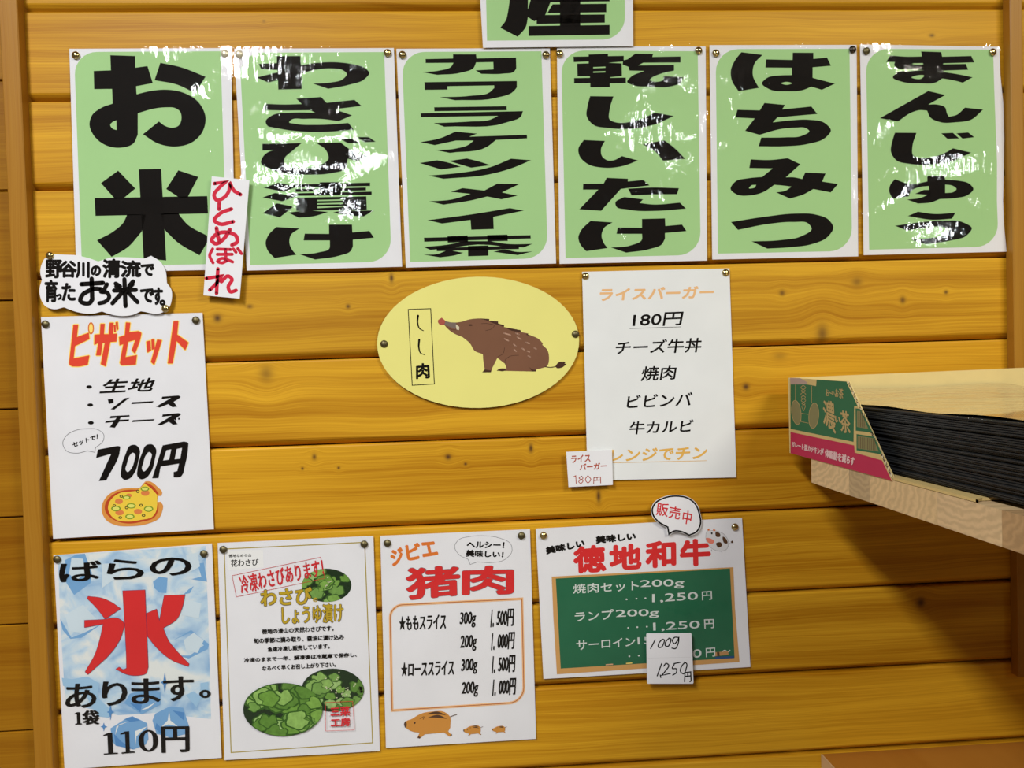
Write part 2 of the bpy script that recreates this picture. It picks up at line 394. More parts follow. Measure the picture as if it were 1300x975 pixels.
# ------------------------------------------------------------------ the green posters
GREEN = mat('print_green', srgb(166, 208, 142), .6, noise=(9, .03))
def rounded(q, rtl, rbr, right=None):
    def arc(c, a, b, r, n=8):      # corner c between neighbours a (before) and b (after)
        ua = Vector(a)-Vector(c); ub = Vector(b)-Vector(c); ua.normalize(); ub.normalize(); c = Vector(c)
        p0 = c+ua*r; p1 = c+ub*r; o = c+ua*r+ub*r
        return [tuple(o+(p0-o)*math.cos(t)+(p1-o)*math.sin(t)) for t in [math.pi/2*i/n for i in range(n+1)]]
    tl, tr, br, bl = q
    out = arc(tl, bl, tr, rtl)+[tr]+(right or [])
    out += arc(br, tr, bl, rbr) if rbr else [br]
    return out+[bl]
def green_poster(label, outline, gq, crop, depth=.0035, rtl=29, rbr=29, right=None, seed=0, amp=1.0):
    s = Sheet('laminated_poster', label, 'poster', outline, depth, 'green product name posters')
    o = s.poly('green_panel', GREEN, rounded(gq, rtl, rbr, right)); s.crop = crop
    s.film(seed=seed, amp=amp); return s
def glyphs(s, specs, dy=0):
    if dy:
        c = s.crop; s.crop = (c[0], c[1]+dy/c[2], c[2]); s.polys('lettering', BLACK, specs); s.crop = c
    else: s.polys('lettering', BLACK, specs)
P0 = green_poster('green poster cut off by the top edge of the photo, heavy kanji 産', [(605, -235), (800, -238), (803.6, 0), (804, 58.4), (613.2, 60.6), (609.8, 0)],
    [(612, -228), (790, -230), (793.8, 50), (618.3, 51.6)], (600, 0, 5.909), depth=.0062, seed=11, amp=.5)
glyphs(P0, ['268,-330 415,-330 415,130 ~400,200 338,276 207,208 ~250,150 ~265,90', '655,-180 808,-180 808,200 655,200', '480,-52 1028,-52 1028,10 650,15 480,15',
    '600,32 1003,28 1003,92 560,98', '480,113 992,108 992,170 480,180', '420,195 1028,187 1028,260 420,270', '470,-120 640,-120 545,112 463,160 415,128 415,70',
    '268,-330 1010,-330 1010,-250 268,-250', '250,-620 1030,-620 1030,-550 250,-550', '560,-700 720,-700 720,-600 560,-600', '400,-545 560,-545 600,-360 450,-360', '740,-545 900,-545 830,-360 690,-360', '230,-400 1050,-400 1050,-330 230,-330'])
P1 = green_poster('green rice poster at the far left, the one with only two huge characters お米', [(88, 62), (293, 61), (299, 342), (97, 346)], [(94, 66), (280, 65), (288, 335), (104, 338)], (90, 60, 6.5), seed=1, amp=.6)
glyphs(P1, ['325,65 530,72 532,168 632,155 676,296 538,322 542,388 ~650,362 ~790,350 ~930,375 ~1050,450 ~1112,580 ~1085,700 ~1000,785 ~860,820 ~720,795 594,718 726,612 ~780,650 ~840,664 ~890,645 ~912,590 ~900,530 ~860,502 ~790,496 ~680,508 552,545 552,720 ~520,790 ~400,830 ~270,800 ~180,715 ~153,640 ~175,560 ~250,500 344,465 340,344 192,346 188,196 330,190|375,602 ~340,620 ~325,640 ~345,672 377,683',
    '738,128 ~900,162 1112,243 1024,378 ~880,310 690,272'])
glyphs(P1, ['195,335 1125,318 1132,462 203,482', '560,97 745,93 787,850 600,832', '390,108 532,256 430,340 362,340 248,211', '886,105 1052,160 960,335 900,335 787,260',
    '465,470 ~430,540 ~350,610 215,683 336,820 ~470,740 584,612 620,470', '885,460 ~960,550 1125,645 1125,700 1062,808 ~880,700 776,600 740,460'], 910)
P2 = green_poster('green poster with a large glare patch, second from the left, reading わさび漬け', [(297.2, 62), (500, 61), (510.5, 338.6), (313.3, 343.5)], [(304, 67), (487.7, 66), (497, 332), (317.7, 336.5)], (300, 60, 6.5), seed=2)
glyphs(P2, ['335,72 528,72 534,148 ~650,130 ~800,122 ~960,140 ~1060,170 ~1098,212 ~1060,262 ~930,310 758,343 632,300 ~780,290 ~880,262 ~912,220 ~880,190 ~800,176 ~680,182 538,215 540,345 346,350 344,272 265,292 ~190,260 165,250 345,205 340,188 205,180 185,138 334,130',
    '247,467 ~400,472 540,468 495,424 700,410 745,458 975,434 1034,484 815,512 955,562 845,610 ~700,592 ~560,592 ~450,602 ~436,618 ~480,630 ~650,640 ~800,635 925,624 970,680 ~800,695 ~560,697 ~350,670 ~250,640 ~242,610 ~290,565 ~450,540 650,540 610,520 ~400,522 230,518',
    '215,797 540,790 ~470,850 ~395,930 ~400,965 ~460,990 ~580,998 ~700,970 ~760,920 ~740,850 660,790 860,785 ~950,850 1100,900 1000,940 920,920 ~900,1000 ~780,1040 ~600,1052 ~400,1040 ~270,1000 ~203,950 ~210,920 ~300,850 330,848 215,852',
    '850,752 950,752 1020,790 920,792', '1000,742 1090,740 1150,780 1060,784'])
glyphs(P2, ['225,250 345,208 465,232 500,240 395,284', '218,330 320,292 440,312 500,318 378,362', '220,458 335,377 472,405 358,495', '462,222 1104,207 1104,235 480,247', '688,204 862,203 862,300 688,303',
    '488,260 1070,247 1070,272 488,284', '436,296 1117,281 1117,308 440,318', '492,332 1073,320 1077,432 495,440|668,350 880,345 880,356 668,360|668,378 880,372 880,384 668,388|668,405 900,398 860,408 668,418',
    '430,455 ~560,438 760,448 ~640,485 515,497', '800,452 880,437 1135,437 1050,487 ~900,475',
    '330,573 522,585 ~450,640 ~438,700 ~460,760 495,802 315,830 ~255,760 ~242,700 ~265,640',
    '565,628 765,630 765,553 955,553 958,618 1098,605 1136,662 962,678 962,735 ~945,770 ~850,810 650,842 522,798 ~680,782 ~770,745 772,730 772,684 555,684'], 910)
P3 = green_poster('green poster third from the left, flattened katakana カワラケツメイ茶 in eight rows', [(503.3, 62), (698, 61), (706, 334.5), (515.3, 339.7)], [(510, 66), (687.3, 65), (695.5, 327.7), (520.8, 332.6)], (505, 60, 6.5), seed=3, amp=.5)
glyphs(P3, ['456,58 646,58 650,92 976,85 978,175 ~960,200 ~870,218 690,220 642,190 790,182 788,122 646,125 ~630,165 ~520,210 325,228 200,205 ~350,190 ~440,160 460,128 230,130 230,97 456,92',
    '220,288 982,278 983,330 ~960,360 ~800,420 475,438 348,412 ~600,400 ~760,370 796,335 795,315 410,322 410,350 222,352', '300,495 898,486 900,520 302,528',
    '188,545 1033,527 ~1020,565 ~900,620 385,656 298,626 ~600,612 ~760,598 828,566 190,577', '476,696 655,712 590,738 1066,722 1067,752 810,765 ~740,820 430,872 308,848 ~480,835 ~590,800 625,770 480,770 305,808 185,783 ~350,750'])
glyphs(P3, ['180,45 325,22 ~430,45 520,76 358,99', '420,28 570,7 ~680,35 765,63 605,84', '935,9 1100,22 ~950,85 ~750,140 378,176 250,149 ~520,125 ~760,80',
    '437,283 535,252 715,272 820,216 1005,218 860,288 988,315 855,345 738,322 ~600,355 378,389 258,362 ~450,345 600,300', '925,417 1040,438 788,490 792,590 606,596 600,515 365,545 245,517 ~600,470',
    '216,662 1096,640 1097,668 218,695', '410,650 576,643 580,698 412,702', '738,640 905,636 908,688 740,692',
    '212,738 ~400,720 560,690 760,690 ~900,712 1112,712 1040,742 ~880,735 ~760,722 660,718 ~560,728 ~430,748 268,762', '320,745 1000,728 1000,755 322,773', '580,730 748,725 748,810 580,815',
    '215,802 ~330,795 ~400,770 540,785 ~480,805 350,824', '790,778 ~880,760 ~980,778 1112,775 990,805'], 910)
P4 = green_poster('green poster fourth from the left reading 乾しいたけ, small glare spots on its right half', [(707, 59), (895.8, 59), (897.8, 330.8), (710.4, 335)], [(712.4, 64), (885.8, 65), (889.6, 323.5), (718, 327.7)], (705, 55, 6.5), seed=4)
glyphs(P4, ['150,110 275,108 275,92 435,86 435,105 565,103 565,150 438,160 548,165 550,270 452,280 452,285 582,283 583,328 450,330 450,362 288,363 288,328 155,330 155,287 285,285 285,272 183,272 180,168 275,165 275,150 152,155|313,196 413,192 413,202 313,206|313,232 413,229 413,240 313,243',
    '660,85 808,88 800,112 1033,108 1033,158 725,160 685,182 980,178 980,225 ~860,255 ~790,290 ~780,302 ~800,312 ~870,312 893,300 893,270 1056,280 ~1040,320 ~960,355 ~780,358 ~640,345 ~592,318 ~620,280 735,228 612,225 605,195 555,175 560,140 595,132',
    '287,436 480,438 ~450,540 ~450,630 ~500,652 ~620,648 ~720,620 820,572 978,600 ~820,670 ~640,706 ~450,700 ~310,670 ~258,600 ~265,520',
    '235,797 410,805 ~378,870 ~385,930 ~430,965 ~480,965 550,930 682,967 ~560,1012 ~400,1027 ~260,992 ~200,930 ~190,870', '720,832 900,800 ~980,860 1072,953 890,970 ~820,890'])
glyphs(P4, ['425,232 600,240 598,262 725,250 778,295 575,320 540,325 378,505 198,492 355,330 228,330 230,282 398,280', '600,322 ~800,312 1020,318 1005,368 ~820,370 630,378',
    '568,391 725,410 695,440 ~800,452 1028,437 1078,487 ~850,505 ~600,495 ~500,465 ~495,440', '290,588 472,600 ~400,650 ~382,710 ~400,770 432,812 255,838 ~205,780 ~190,720 ~210,670',
    '515,643 715,645 715,572 905,567 908,630 1045,618 1082,672 905,688 905,735 ~880,780 ~780,820 585,850 460,808 ~620,790 ~715,740 715,695 505,695'], 877.5)
P5 = green_poster('green honey poster fifth from the left reading はちみつ', [(900.8, 57.3), (1087.4, 57), (1089.5, 325.4), (904.3, 329.5)], [(908.5, 62.4), (1078.5, 62), (1081.8, 318.5), (911.5, 322)], (900, 55, 6.5), seed=15, amp=.6)
glyphs(P5, ['268,73 442,95 ~375,170 ~362,260 412,368 245,396 ~190,310 ~180,230 ~215,140',
    '692,77 862,78 862,128 975,117 1007,185 856,198 856,285 1040,333 932,384 845,358 ~780,385 ~640,396 ~500,380 ~437,330 ~480,285 ~580,265 685,262 685,202 466,200 472,132 690,137|~597,330 ~638,318 ~685,330 ~640,343',
    '458,492 628,508 605,545 845,521 895,583 565,612 527,652 ~680,635 ~820,630 ~960,660 ~1007,718 ~960,780 ~820,830 ~620,850 410,850 432,778 ~640,775 ~760,765 ~828,722 ~800,700 ~720,696 ~600,706 418,755 298,722 378,620 218,612 235,548 420,553'])
glyphs(P5, ['345,80 ~500,85 650,70 755,120 635,228 ~700,228 770,242 795,188 963,196 935,263 1066,283 1005,353 862,325 ~780,370 668,404 555,353 ~640,335 680,305 ~600,295 540,290 ~450,350 ~340,378 ~230,370 ~178,325 ~215,265 ~330,235 440,225 525,155 333,152|330,315 ~350,295 390,290 ~380,310 335,322',
    '182,597 ~450,555 ~720,527 ~880,535 ~990,580 ~1027,640 ~980,720 ~850,780 ~680,805 482,817 352,757 ~600,745 ~760,715 ~848,650 ~820,610 ~700,597 ~500,612 240,662'], 877.5)
P6 = green_poster('green poster at the far right with a wavy right edge, reading まんじゅう', [(1091.8, 56.5), (1268.8, 59.3), (1270, 95), (1273.8, 132), (1275, 175), (1274.5, 215), (1273.4, 255), (1275, 290), (1278, 319.5), (1096.5, 323.8)],
    [(1099.2, 62), (1260.8, 63), (1267.5, 313), (1103.5, 317)], (1090, 55, 6.5), right=[(1262.5, 120), (1265.7, 205), (1265.6, 255)], seed=16, amp=.8)
glyphs(P6, ['516,67 682,72 690,110 930,104 955,157 700,165 698,173 885,170 905,218 702,225 702,237 ~820,255 942,280 860,325 ~780,305 690,290 ~640,322 ~500,330 ~360,318 ~282,280 ~320,240 ~420,228 540,222 ~400,215 ~310,200 ~293,178 300,155 228,153 260,100 ~400,110 522,108|448,165 530,163 533,175 448,176|~437,282 ~480,265 ~540,268 ~520,290 ~470,293',
    '575,393 717,426 575,505 ~650,505 ~715,530 ~730,580 745,606 ~810,590 878,530 1028,547 ~930,630 ~800,652 ~670,650 ~590,610 565,555 ~500,552 ~440,570 325,645 175,618',
    '300,737 478,738 ~445,850 ~448,920 ~500,945 ~600,940 ~700,910 780,866 930,902 ~780,970 ~600,1000 ~420,995 ~310,965 ~268,900 ~280,800', '682,742 778,738 830,785 732,788', '808,742 905,735 955,775 858,787'])
glyphs(P6, ['300,243 ~430,285 567,262 567,217 713,217 715,248 ~820,255 ~920,285 ~948,325 ~910,370 ~800,400 670,408 ~600,435 490,445 400,412 ~520,395 585,365 580,300 ~500,310 ~430,345 415,385 280,405 ~252,340 ~262,290|715,288 ~780,300 ~808,325 ~790,345 715,358',
    '465,365 540,332 590,332 590,375', '405,548 490,512 ~620,530 800,520 770,570 ~620,580', '300,628 ~500,600 ~700,585 ~850,595 ~935,650 ~890,710 ~760,750 550,780 432,742 ~600,728 ~720,700 ~745,660 ~700,640 ~550,645 400,667'], 877.5)
# ------------------------------------------------------------------ rice strip and cloud note
RED = mat('ink_red', srgb(208, 36, 62), .6); RED2 = mat('print_red', srgb(214, 48, 48), .6)
S = Sheet('paper_strip', 'narrow white strip with red brush writing ひとめぼれ, hanging over the edge of the rice poster', 'sign', [(268.8, 223.8), (316.7, 228.7), (304.2, 379), (258.3, 374.8)], .011, thick=.0007)
S.crop = (240, 220, 5.735)
S.line('lettering', RED, ['185,75 268,62 ~215,110 ~182,160 ~200,195 ~250,180 ~290,130 ~300,75 310,100 330,130 375,155'], 4.8)
S.line('lettering', RED, ['220,215 218,262', '308,260 ~230,290 ~185,345 ~220,368 322,352'], 4.9)
S.line('lettering', RED, ['200,398 210,460 225,505', '298,410 ~250,480 ~190,512 ~165,490 ~190,450 ~280,430 ~345,460 ~350,500 312,522'], 5.0)
S.line('lettering', RED, ['172,550 ~150,600 175,652', '205,552 305,555', '205,590 315,590', '265,555 270,640 ~240,652 ~208,640 ~235,620 ~280,630 318,645', '322,550 342,575', '355,548 382,585'], 4.0)
S.line('lettering', RED, ['210,695 200,875', '125,765 235,748 ~200,800 150,850', '235,790 ~285,748 ~312,770 ~285,830 ~300,862 343,852'], 4.6)
CL = (45, 315, 7.22)
cloud = smooth(parse('165,55 ~260,60 ~370,65 ~480,90 575,122 ~680,90 ~850,85 1000,95 1060,70 ~1150,130 ~1190,200 1205,320 ~1245,380 ~1250,460 ~1220,550 ~1150,595 965,578 ~900,608 ~800,622 ~700,610 610,580 ~520,600 ~380,585 260,542 ~170,560 ~90,530 ~45,450 ~38,370 60,290 ~45,230 ~60,140 ~100,80', *CL), n=5)
S = Sheet('cloud_note', 'white cloud-shaped note with black handwriting, pinned below the rice poster', 'sign', cloud, .0075, thick=.0006); S.crop = CL
S.chars('野 97,112 240,112 240,270 97,270; 谷 228,120 375,265; 川 375,130 490,268; の 512,165 595,250; 清 620,105 775,268; 流 785,118 962,262; で 970,150 1085,250', BLACK, 1.1)
S.chars('育 90,295 198,490; っ 195,425 235,470; た 245,325 362,478; で 965,375 1080,495; す 1080,365 1162,515; 。 1143,478 1185,520', BLACK, 1.05)
S.line('lettering', BLACK, ['420,330 620,318', '515,280 520,470 ~500,500 ~450,505 ~412,485 ~430,430 ~480,395 ~540,372 600,375'], 5.6)
S.line('lettering', BLACK, ['655,330 620,400', '600,400 ~660,410 ~675,450 ~640,490 585,505'], 5.2)
S.line('lettering', BLACK, ['815,285 825,530', '720,388 920,382', '735,325 775,350', '895,305 860,345', '800,400 705,505', '845,400 935,495', '740,350 790,385', '890,330 850,370'], 5.5)
# ------------------------------------------------------------------ pizza set sheet
YEL = mat('print_yellow', srgb(255, 224, 120), .6); PRED = mat('print_tomato', srgb(226, 72, 50), .6); ORA = mat('print_orange', srgb(222, 120, 50), .6)
GREY = mat('print_grey', (.14, .14, .15), .6)
S = Sheet('price_sheet', 'white pizza set sheet with red and yellow title and pizza picture, 700 yen', 'sign', [(52, 402.5), (257, 397), (271.5, 672), (67.5, 684)], .0032); S.crop = (80, 395, 7.22)
T = ['97,127 138,125 125,240 235,200 240,255 108,320 95,435 240,408 225,490 ~150,505 85,505 ~62,490 60,450',
     '290,218 340,214 345,118 380,118 373,213 420,213 430,108 462,108 455,150 458,210 492,208 488,278 432,282 390,505 348,485 385,290 360,290 345,405 305,405 325,290 288,308', '465,130 480,128 482,188 470,190', '484,104 500,100 505,165 493,176',
     '578,105 615,108 605,195 690,185 ~715,200 ~712,230 660,388 632,360 665,262 595,280 570,425 675,405 665,488 540,495 ~525,480 ~530,440 555,300 520,312 515,240 568,222',
     '765,280 800,272 805,360 775,378', '812,262 835,258 840,345 815,352', '865,262 905,268 835,490 808,465', '1015,95 1056,93 1045,215 1148,290 1120,355 1040,270 1003,478 962,478']
S.polys('letter_outline', YEL, T, r=1.5); S.polys('letter_outline', ORA, T, r=.45)
S.e('letter_outline', ORA, 256, 157, 28, 56); S.e('lettering', YEL, 256, 157, 17, 42); S.polys('lettering', PRED, T)
S.crop = (75, 470, 6.5)
S.multi_e('bullet', BLACK, [(248, 138, 24, 14), (257, 287, 24, 14), (262, 434, 24, 14)])
S.text('生', BLACK, '385,78 585,68 545,178 335,188', .55); S.text('地', BLACK, '610,72 808,62 760,172 558,176', .55)
S.polys('lettering', BLACK, ['402,240 448,236 450,270 410,278', '545,230 582,226 455,325 425,322', '605,263 780,255 772,268 595,280', '852,218 985,208 ~1000,215 945,262 975,300 935,306 900,280 830,308 800,300 925,228 845,238',
    '425,378 580,370 582,382 510,388 500,408 578,405 575,420 495,425 460,475 418,470 448,428 380,435 385,420 460,410 475,392 420,398', '610,412 788,403 778,415 600,428', '855,365 985,353 ~1003,358 950,408 978,445 940,450 905,425 840,455 808,450 930,375 850,384', '952,400 965,397 968,412 956,415', '980,395 995,392 998,406 984,410'])
S.line('speech_bubble', GREY, '~30,600 ~60,540 ~140,495 ~230,482 ~320,490 ~368,530 ~365,580 300,640 295,678 235,665 ~140,685 ~60,665', .55, closed=True)
S.text('セットで！', BLACK, '108,600 318,528 318,565 118,638', .3)
Z = '~590,620 ~635,618 ~663,650 ~655,740 ~620,850 ~580,895 ~540,905 ~512,880 ~512,820 ~545,700|~608,680 ~625,690 ~620,750 ~590,820 ~565,840 ~550,825 ~560,770 ~585,700'
S.polys('lettering', BLACK, ['320,655 480,625 ~503,630 ~503,650 390,908 328,915 430,690 305,725', Z,
    '855,620 1030,588 ~1065,600 ~1065,630 1025,850 ~1005,878 945,885 945,840 975,832 990,770 838,795 820,890 768,892|885,660 925,652 908,738 858,745|970,650 1015,640 1000,730 953,735'])
c = S.crop; S.crop = (c[0]+135/6.5, c[1]-5/6.5, 6.5); S.polys('lettering', BLACK, [Z]); S.crop = (115, 605, 11.82)
S.poly('pizza_picture', mat('print_crust', srgb(222, 150, 70), .6), '~165,500 ~180,400 ~260,280 ~400,200 ~560,172 700,172 740,170 820,72 ~880,70 ~1000,150 ~1075,250 1060,290 1010,290 1000,380 1050,378 ~1085,430 ~1075,520 ~1030,620 ~850,710 ~600,745 ~380,730 ~230,650')
S.poly('pizza_picture', mat('print_sauce', srgb(190, 72, 36), .6), '~215,500 ~225,400 ~290,310 ~420,228 ~560,200 700,200 830,88 ~930,140 1022,255 1005,280 1000,400 1020,410 ~1010,520 ~960,610 ~780,675 ~560,705 ~350,650 ~250,570')
S.poly('pizza_picture', mat('print_cheese', srgb(240, 206, 70), .6), '~262,470 ~280,390 ~340,310 ~460,240 ~600,225 690,215 815,108 ~900,170 1000,275 1000,420 ~990,500 ~930,600 ~750,650 ~560,675 ~370,640 ~290,560')
S.multi_e('pizza_topping', mat('print_salami', srgb(222, 130, 72), .6), [(425, 372, 60, 42), (820, 245, 65, 45), (435, 540, 65, 42), (712, 525, 62, 40), (575, 285, 45, 30)])
S.multi_e('pizza_topping', mat('print_pepper', srgb(120, 150, 40), .6), [(380, 480, 72, 42), (610, 440, 72, 40), (870, 485, 72, 44), (590, 600, 70, 40), (815, 185, 65, 34), (540, 315, 60, 30)])
S.multi_e('pizza_topping', mat('print_cheese2', srgb(226, 224, 110), .6), [(380, 480, 52, 28), (610, 440, 52, 26), (870, 485, 52, 30), (590, 600, 50, 26), (815, 185, 46, 22), (540, 315, 42, 18)])
S.multi_e('pizza_topping', mat('print_olive', (.05, .05, .02), .6), [(708, 222, 26, 24), (460, 297, 26, 22), (355, 437, 26, 22), (540, 468, 26, 22), (757, 430, 26, 22), (445, 615, 28, 20), (795, 583, 28, 20)])
S.multi_e('pizza_topping', mat('print_cheese', (1, 1, 1)), [(708, 222, 13, 11), (460, 297, 13, 10), (355, 437, 13, 10), (540, 468, 13, 10), (757, 430, 13, 10), (445, 615, 14, 8), (795, 583, 14, 8)])
S.film(seed=21, amp=.35)
# ------------------------------------------------------------------ ice sheet
def ice_mat():
    m = mat('print_ice_photo', (.5, .62, .75), .6); nt = m.node_tree; N = nt.nodes.new; L = nt.links.new; b = nt.nodes['Principled BSDF']
    g = N('ShaderNodeNewGeometry'); mp = N('ShaderNodeMapping'); mp.inputs['Scale'].default_value = (1, .001, 1.2); mp.inputs['Rotation'].default_value = (0, .5, 0); L(g.outputs['Position'], mp.inputs[0])
    n = N('ShaderNodeTexNoise'); n.inputs['Scale'].default_value = 26; n.inputs['Detail'].default_value = 3; n.inputs['Distortion'].default_value = 1.0; L(mp.outputs[0], n.inputs[0])
    v = N('ShaderNodeTexVoronoi'); v.inputs['Scale'].default_value = 24; v.feature = 'SMOOTH_F1'; v.distance = 'CHEBYCHEV'; L(mp.outputs[0], v.inputs[0])
    a = N('ShaderNodeMath'); a.operation = 'MULTIPLY_ADD'; L(v.outputs[0], a.inputs[0]); a.inputs[1].default_value = .55; L(n.outputs[0], a.inputs[2])
    r = N('ShaderNodeValToRGB'); e = r.color_ramp.elements; e[0].position = .52; e[0].color = (*srgb(226, 230, 226), 1); e[1].position = .98; e[1].color = (*srgb(110, 160, 208), 1)
    x = e.new(.68); x.color = (*srgb(190, 214, 230), 1); L(a.outputs[0], r.inputs[0]); L(r.outputs[0], b.inputs['Base Color']); return m
S = Sheet('price_sheet', 'blue ice sheet with a huge red 氷 character and ice cubes, 110 yen a bag', 'sign', [(68, 705), (269, 690), (281.3, 962), (82, 977)], .0032)
S.poly('ice_picture', ice_mat(), [(73.5, 704.5), (261, 693), (264.5, 790), (268, 913), (200, 905), (150, 908), (83, 893), (76, 780)])
S.crop = (65, 690, 6.19)
IB = mat('print_ice_blue', srgb(120, 168, 212), .6); ID = mat('print_ice_deep', srgb(86, 140, 196), .6); IL = mat('print_ice_light', srgb(206, 222, 230), .6); IW = mat('print_ice_white', srgb(230, 234, 232), .6)
S.polys('ice_picture', IB, ['110,130 200,85 265,80 320,230 310,310 180,405 120,310', '800,300 850,260 915,270 905,390 850,385 810,350', '1080,360 1120,335 1090,390 1040,400', '70,590 160,740 260,700 400,630 240,740 150,750 90,680', '960,760 1100,680 1240,790 1230,830 1080,905 1000,880 1090,880 1200,800 1090,700', '1150,160 1200,150 1225,300 1100,280 1180,260'])
S.polys('ice_picture', IL, ['160,110 250,120 270,230 200,290 140,240', '400,160 530,150 540,250 400,350', '110,560 250,480 360,600 240,700 140,690', '1060,90 1150,70 1170,180 1080,230', '1020,560 1060,440 1180,470 1160,590', '1040,760 1120,700 1200,760 1150,860 1060,840'])
S.crop = (70, 830, 5.91)
S.polys('ice_picture', mat('print_ice_soft', srgb(158, 196, 224), .6), ['50,180 130,190 240,170 330,220 320,330 440,440 400,480 320,470 240,330 60,240', '980,310 1040,280 1100,330 1060,400', '1090,220 1150,210 1150,280 1090,280'])
S.polys('ice_cube_drawing', IB, ['415,560 540,480 580,468 690,520 700,640 680,680 590,718 455,690 430,660', '730,500 750,450 860,395 960,405 1010,560 990,600 870,630 760,600', '520,370 560,300 700,260 790,290 790,380 650,455'])
S.polys('ice_cube_drawing', ID, ['520,490 580,472 640,500 560,512', '440,600 500,660 590,715 455,690', '880,425 970,440 965,500', '760,520 800,560 790,600 750,560', '560,370 650,380 640,440'])
S.polys('ice_cube_drawing', IW, ['460,545 560,505 480,530 450,610', '600,580 690,545 610,620 600,700', '855,430 865,500 920,545 850,530 795,550 845,500', '650,340 670,330 690,350 665,365', '640,425 760,360 700,410'])
S.polys('sparkle', ID, ['822,140 832,200 850,215 832,230 822,292 812,230 792,215 812,200', '365,515 372,540 392,547 372,555 365,582 358,555 340,547 358,540', '415,370 424,428 445,437 424,446 415,500 406,446 388,437 406,428'])
S.crop = (65, 690, 6.19)
HB = ['562,372 737,365 752,740 762,970 ~745,1020 ~690,1036 ~600,1030 508,987 534,971 ~570,990 592,980 590,870 578,640', '290,415 ~400,430 ~480,465 545,512 445,580 420,590 410,575 ~350,500 283,432',
      '262,604 ~400,598 ~530,590 ~568,620 ~560,700 ~500,820 434,898 288,1029 267,1008 ~345,868 ~385,740 408,632 262,660', '750,548 828,515 850,610 888,410 1052,402 ~1030,500 ~990,590 880,665 ~920,760 ~1000,860 1083,945 1078,966 ~953,919 ~830,820 757,730']
S.polys('letter_outline', mat('print_navy', srgb(90, 50, 90), .6), HB, r=.38); S.polys('lettering', RED2, HB)
S.chars('ば 65,152 385,135 388,285 72,302; ら 440,125 722,130 722,278 445,282; の 780,115 1095,110 1097,248 782,252', BLACK, 1.35, .45)
S.crop = (70, 830, 5.91)
S.chars('あ 80,228 300,222 305,400 82,408; り 355,210 535,208 535,385 360,390; ま 575,190 782,185 785,370 578,375; す 815,175 1033,168 1035,350 820,355; 。 1088,272 1162,330; 袋 208,428 325,425 325,530 210,532; 円 800,548 1000,545 1002,735 805,742', BLACK, 1.2, .4)
S.polys('lettering', BLACK, ['145,448 165,438 185,438 188,520 200,522 200,530 150,532 150,525 165,522 162,452 146,454', '360,610 400,592 428,592 435,742 470,742 470,750 365,757 365,748 398,746 392,612 362,616', '487,600 525,582 555,580 560,732 597,732 597,742 498,750 498,740 530,736 524,602 488,606',
    '~625,650 ~650,590 ~700,570 ~750,590 ~772,650 ~755,710 ~705,735 ~650,715|~665,655 ~675,600 ~700,583 ~722,600 ~733,650 ~725,705 ~703,722 ~678,705'])
S.film(seed=22, amp=.3)
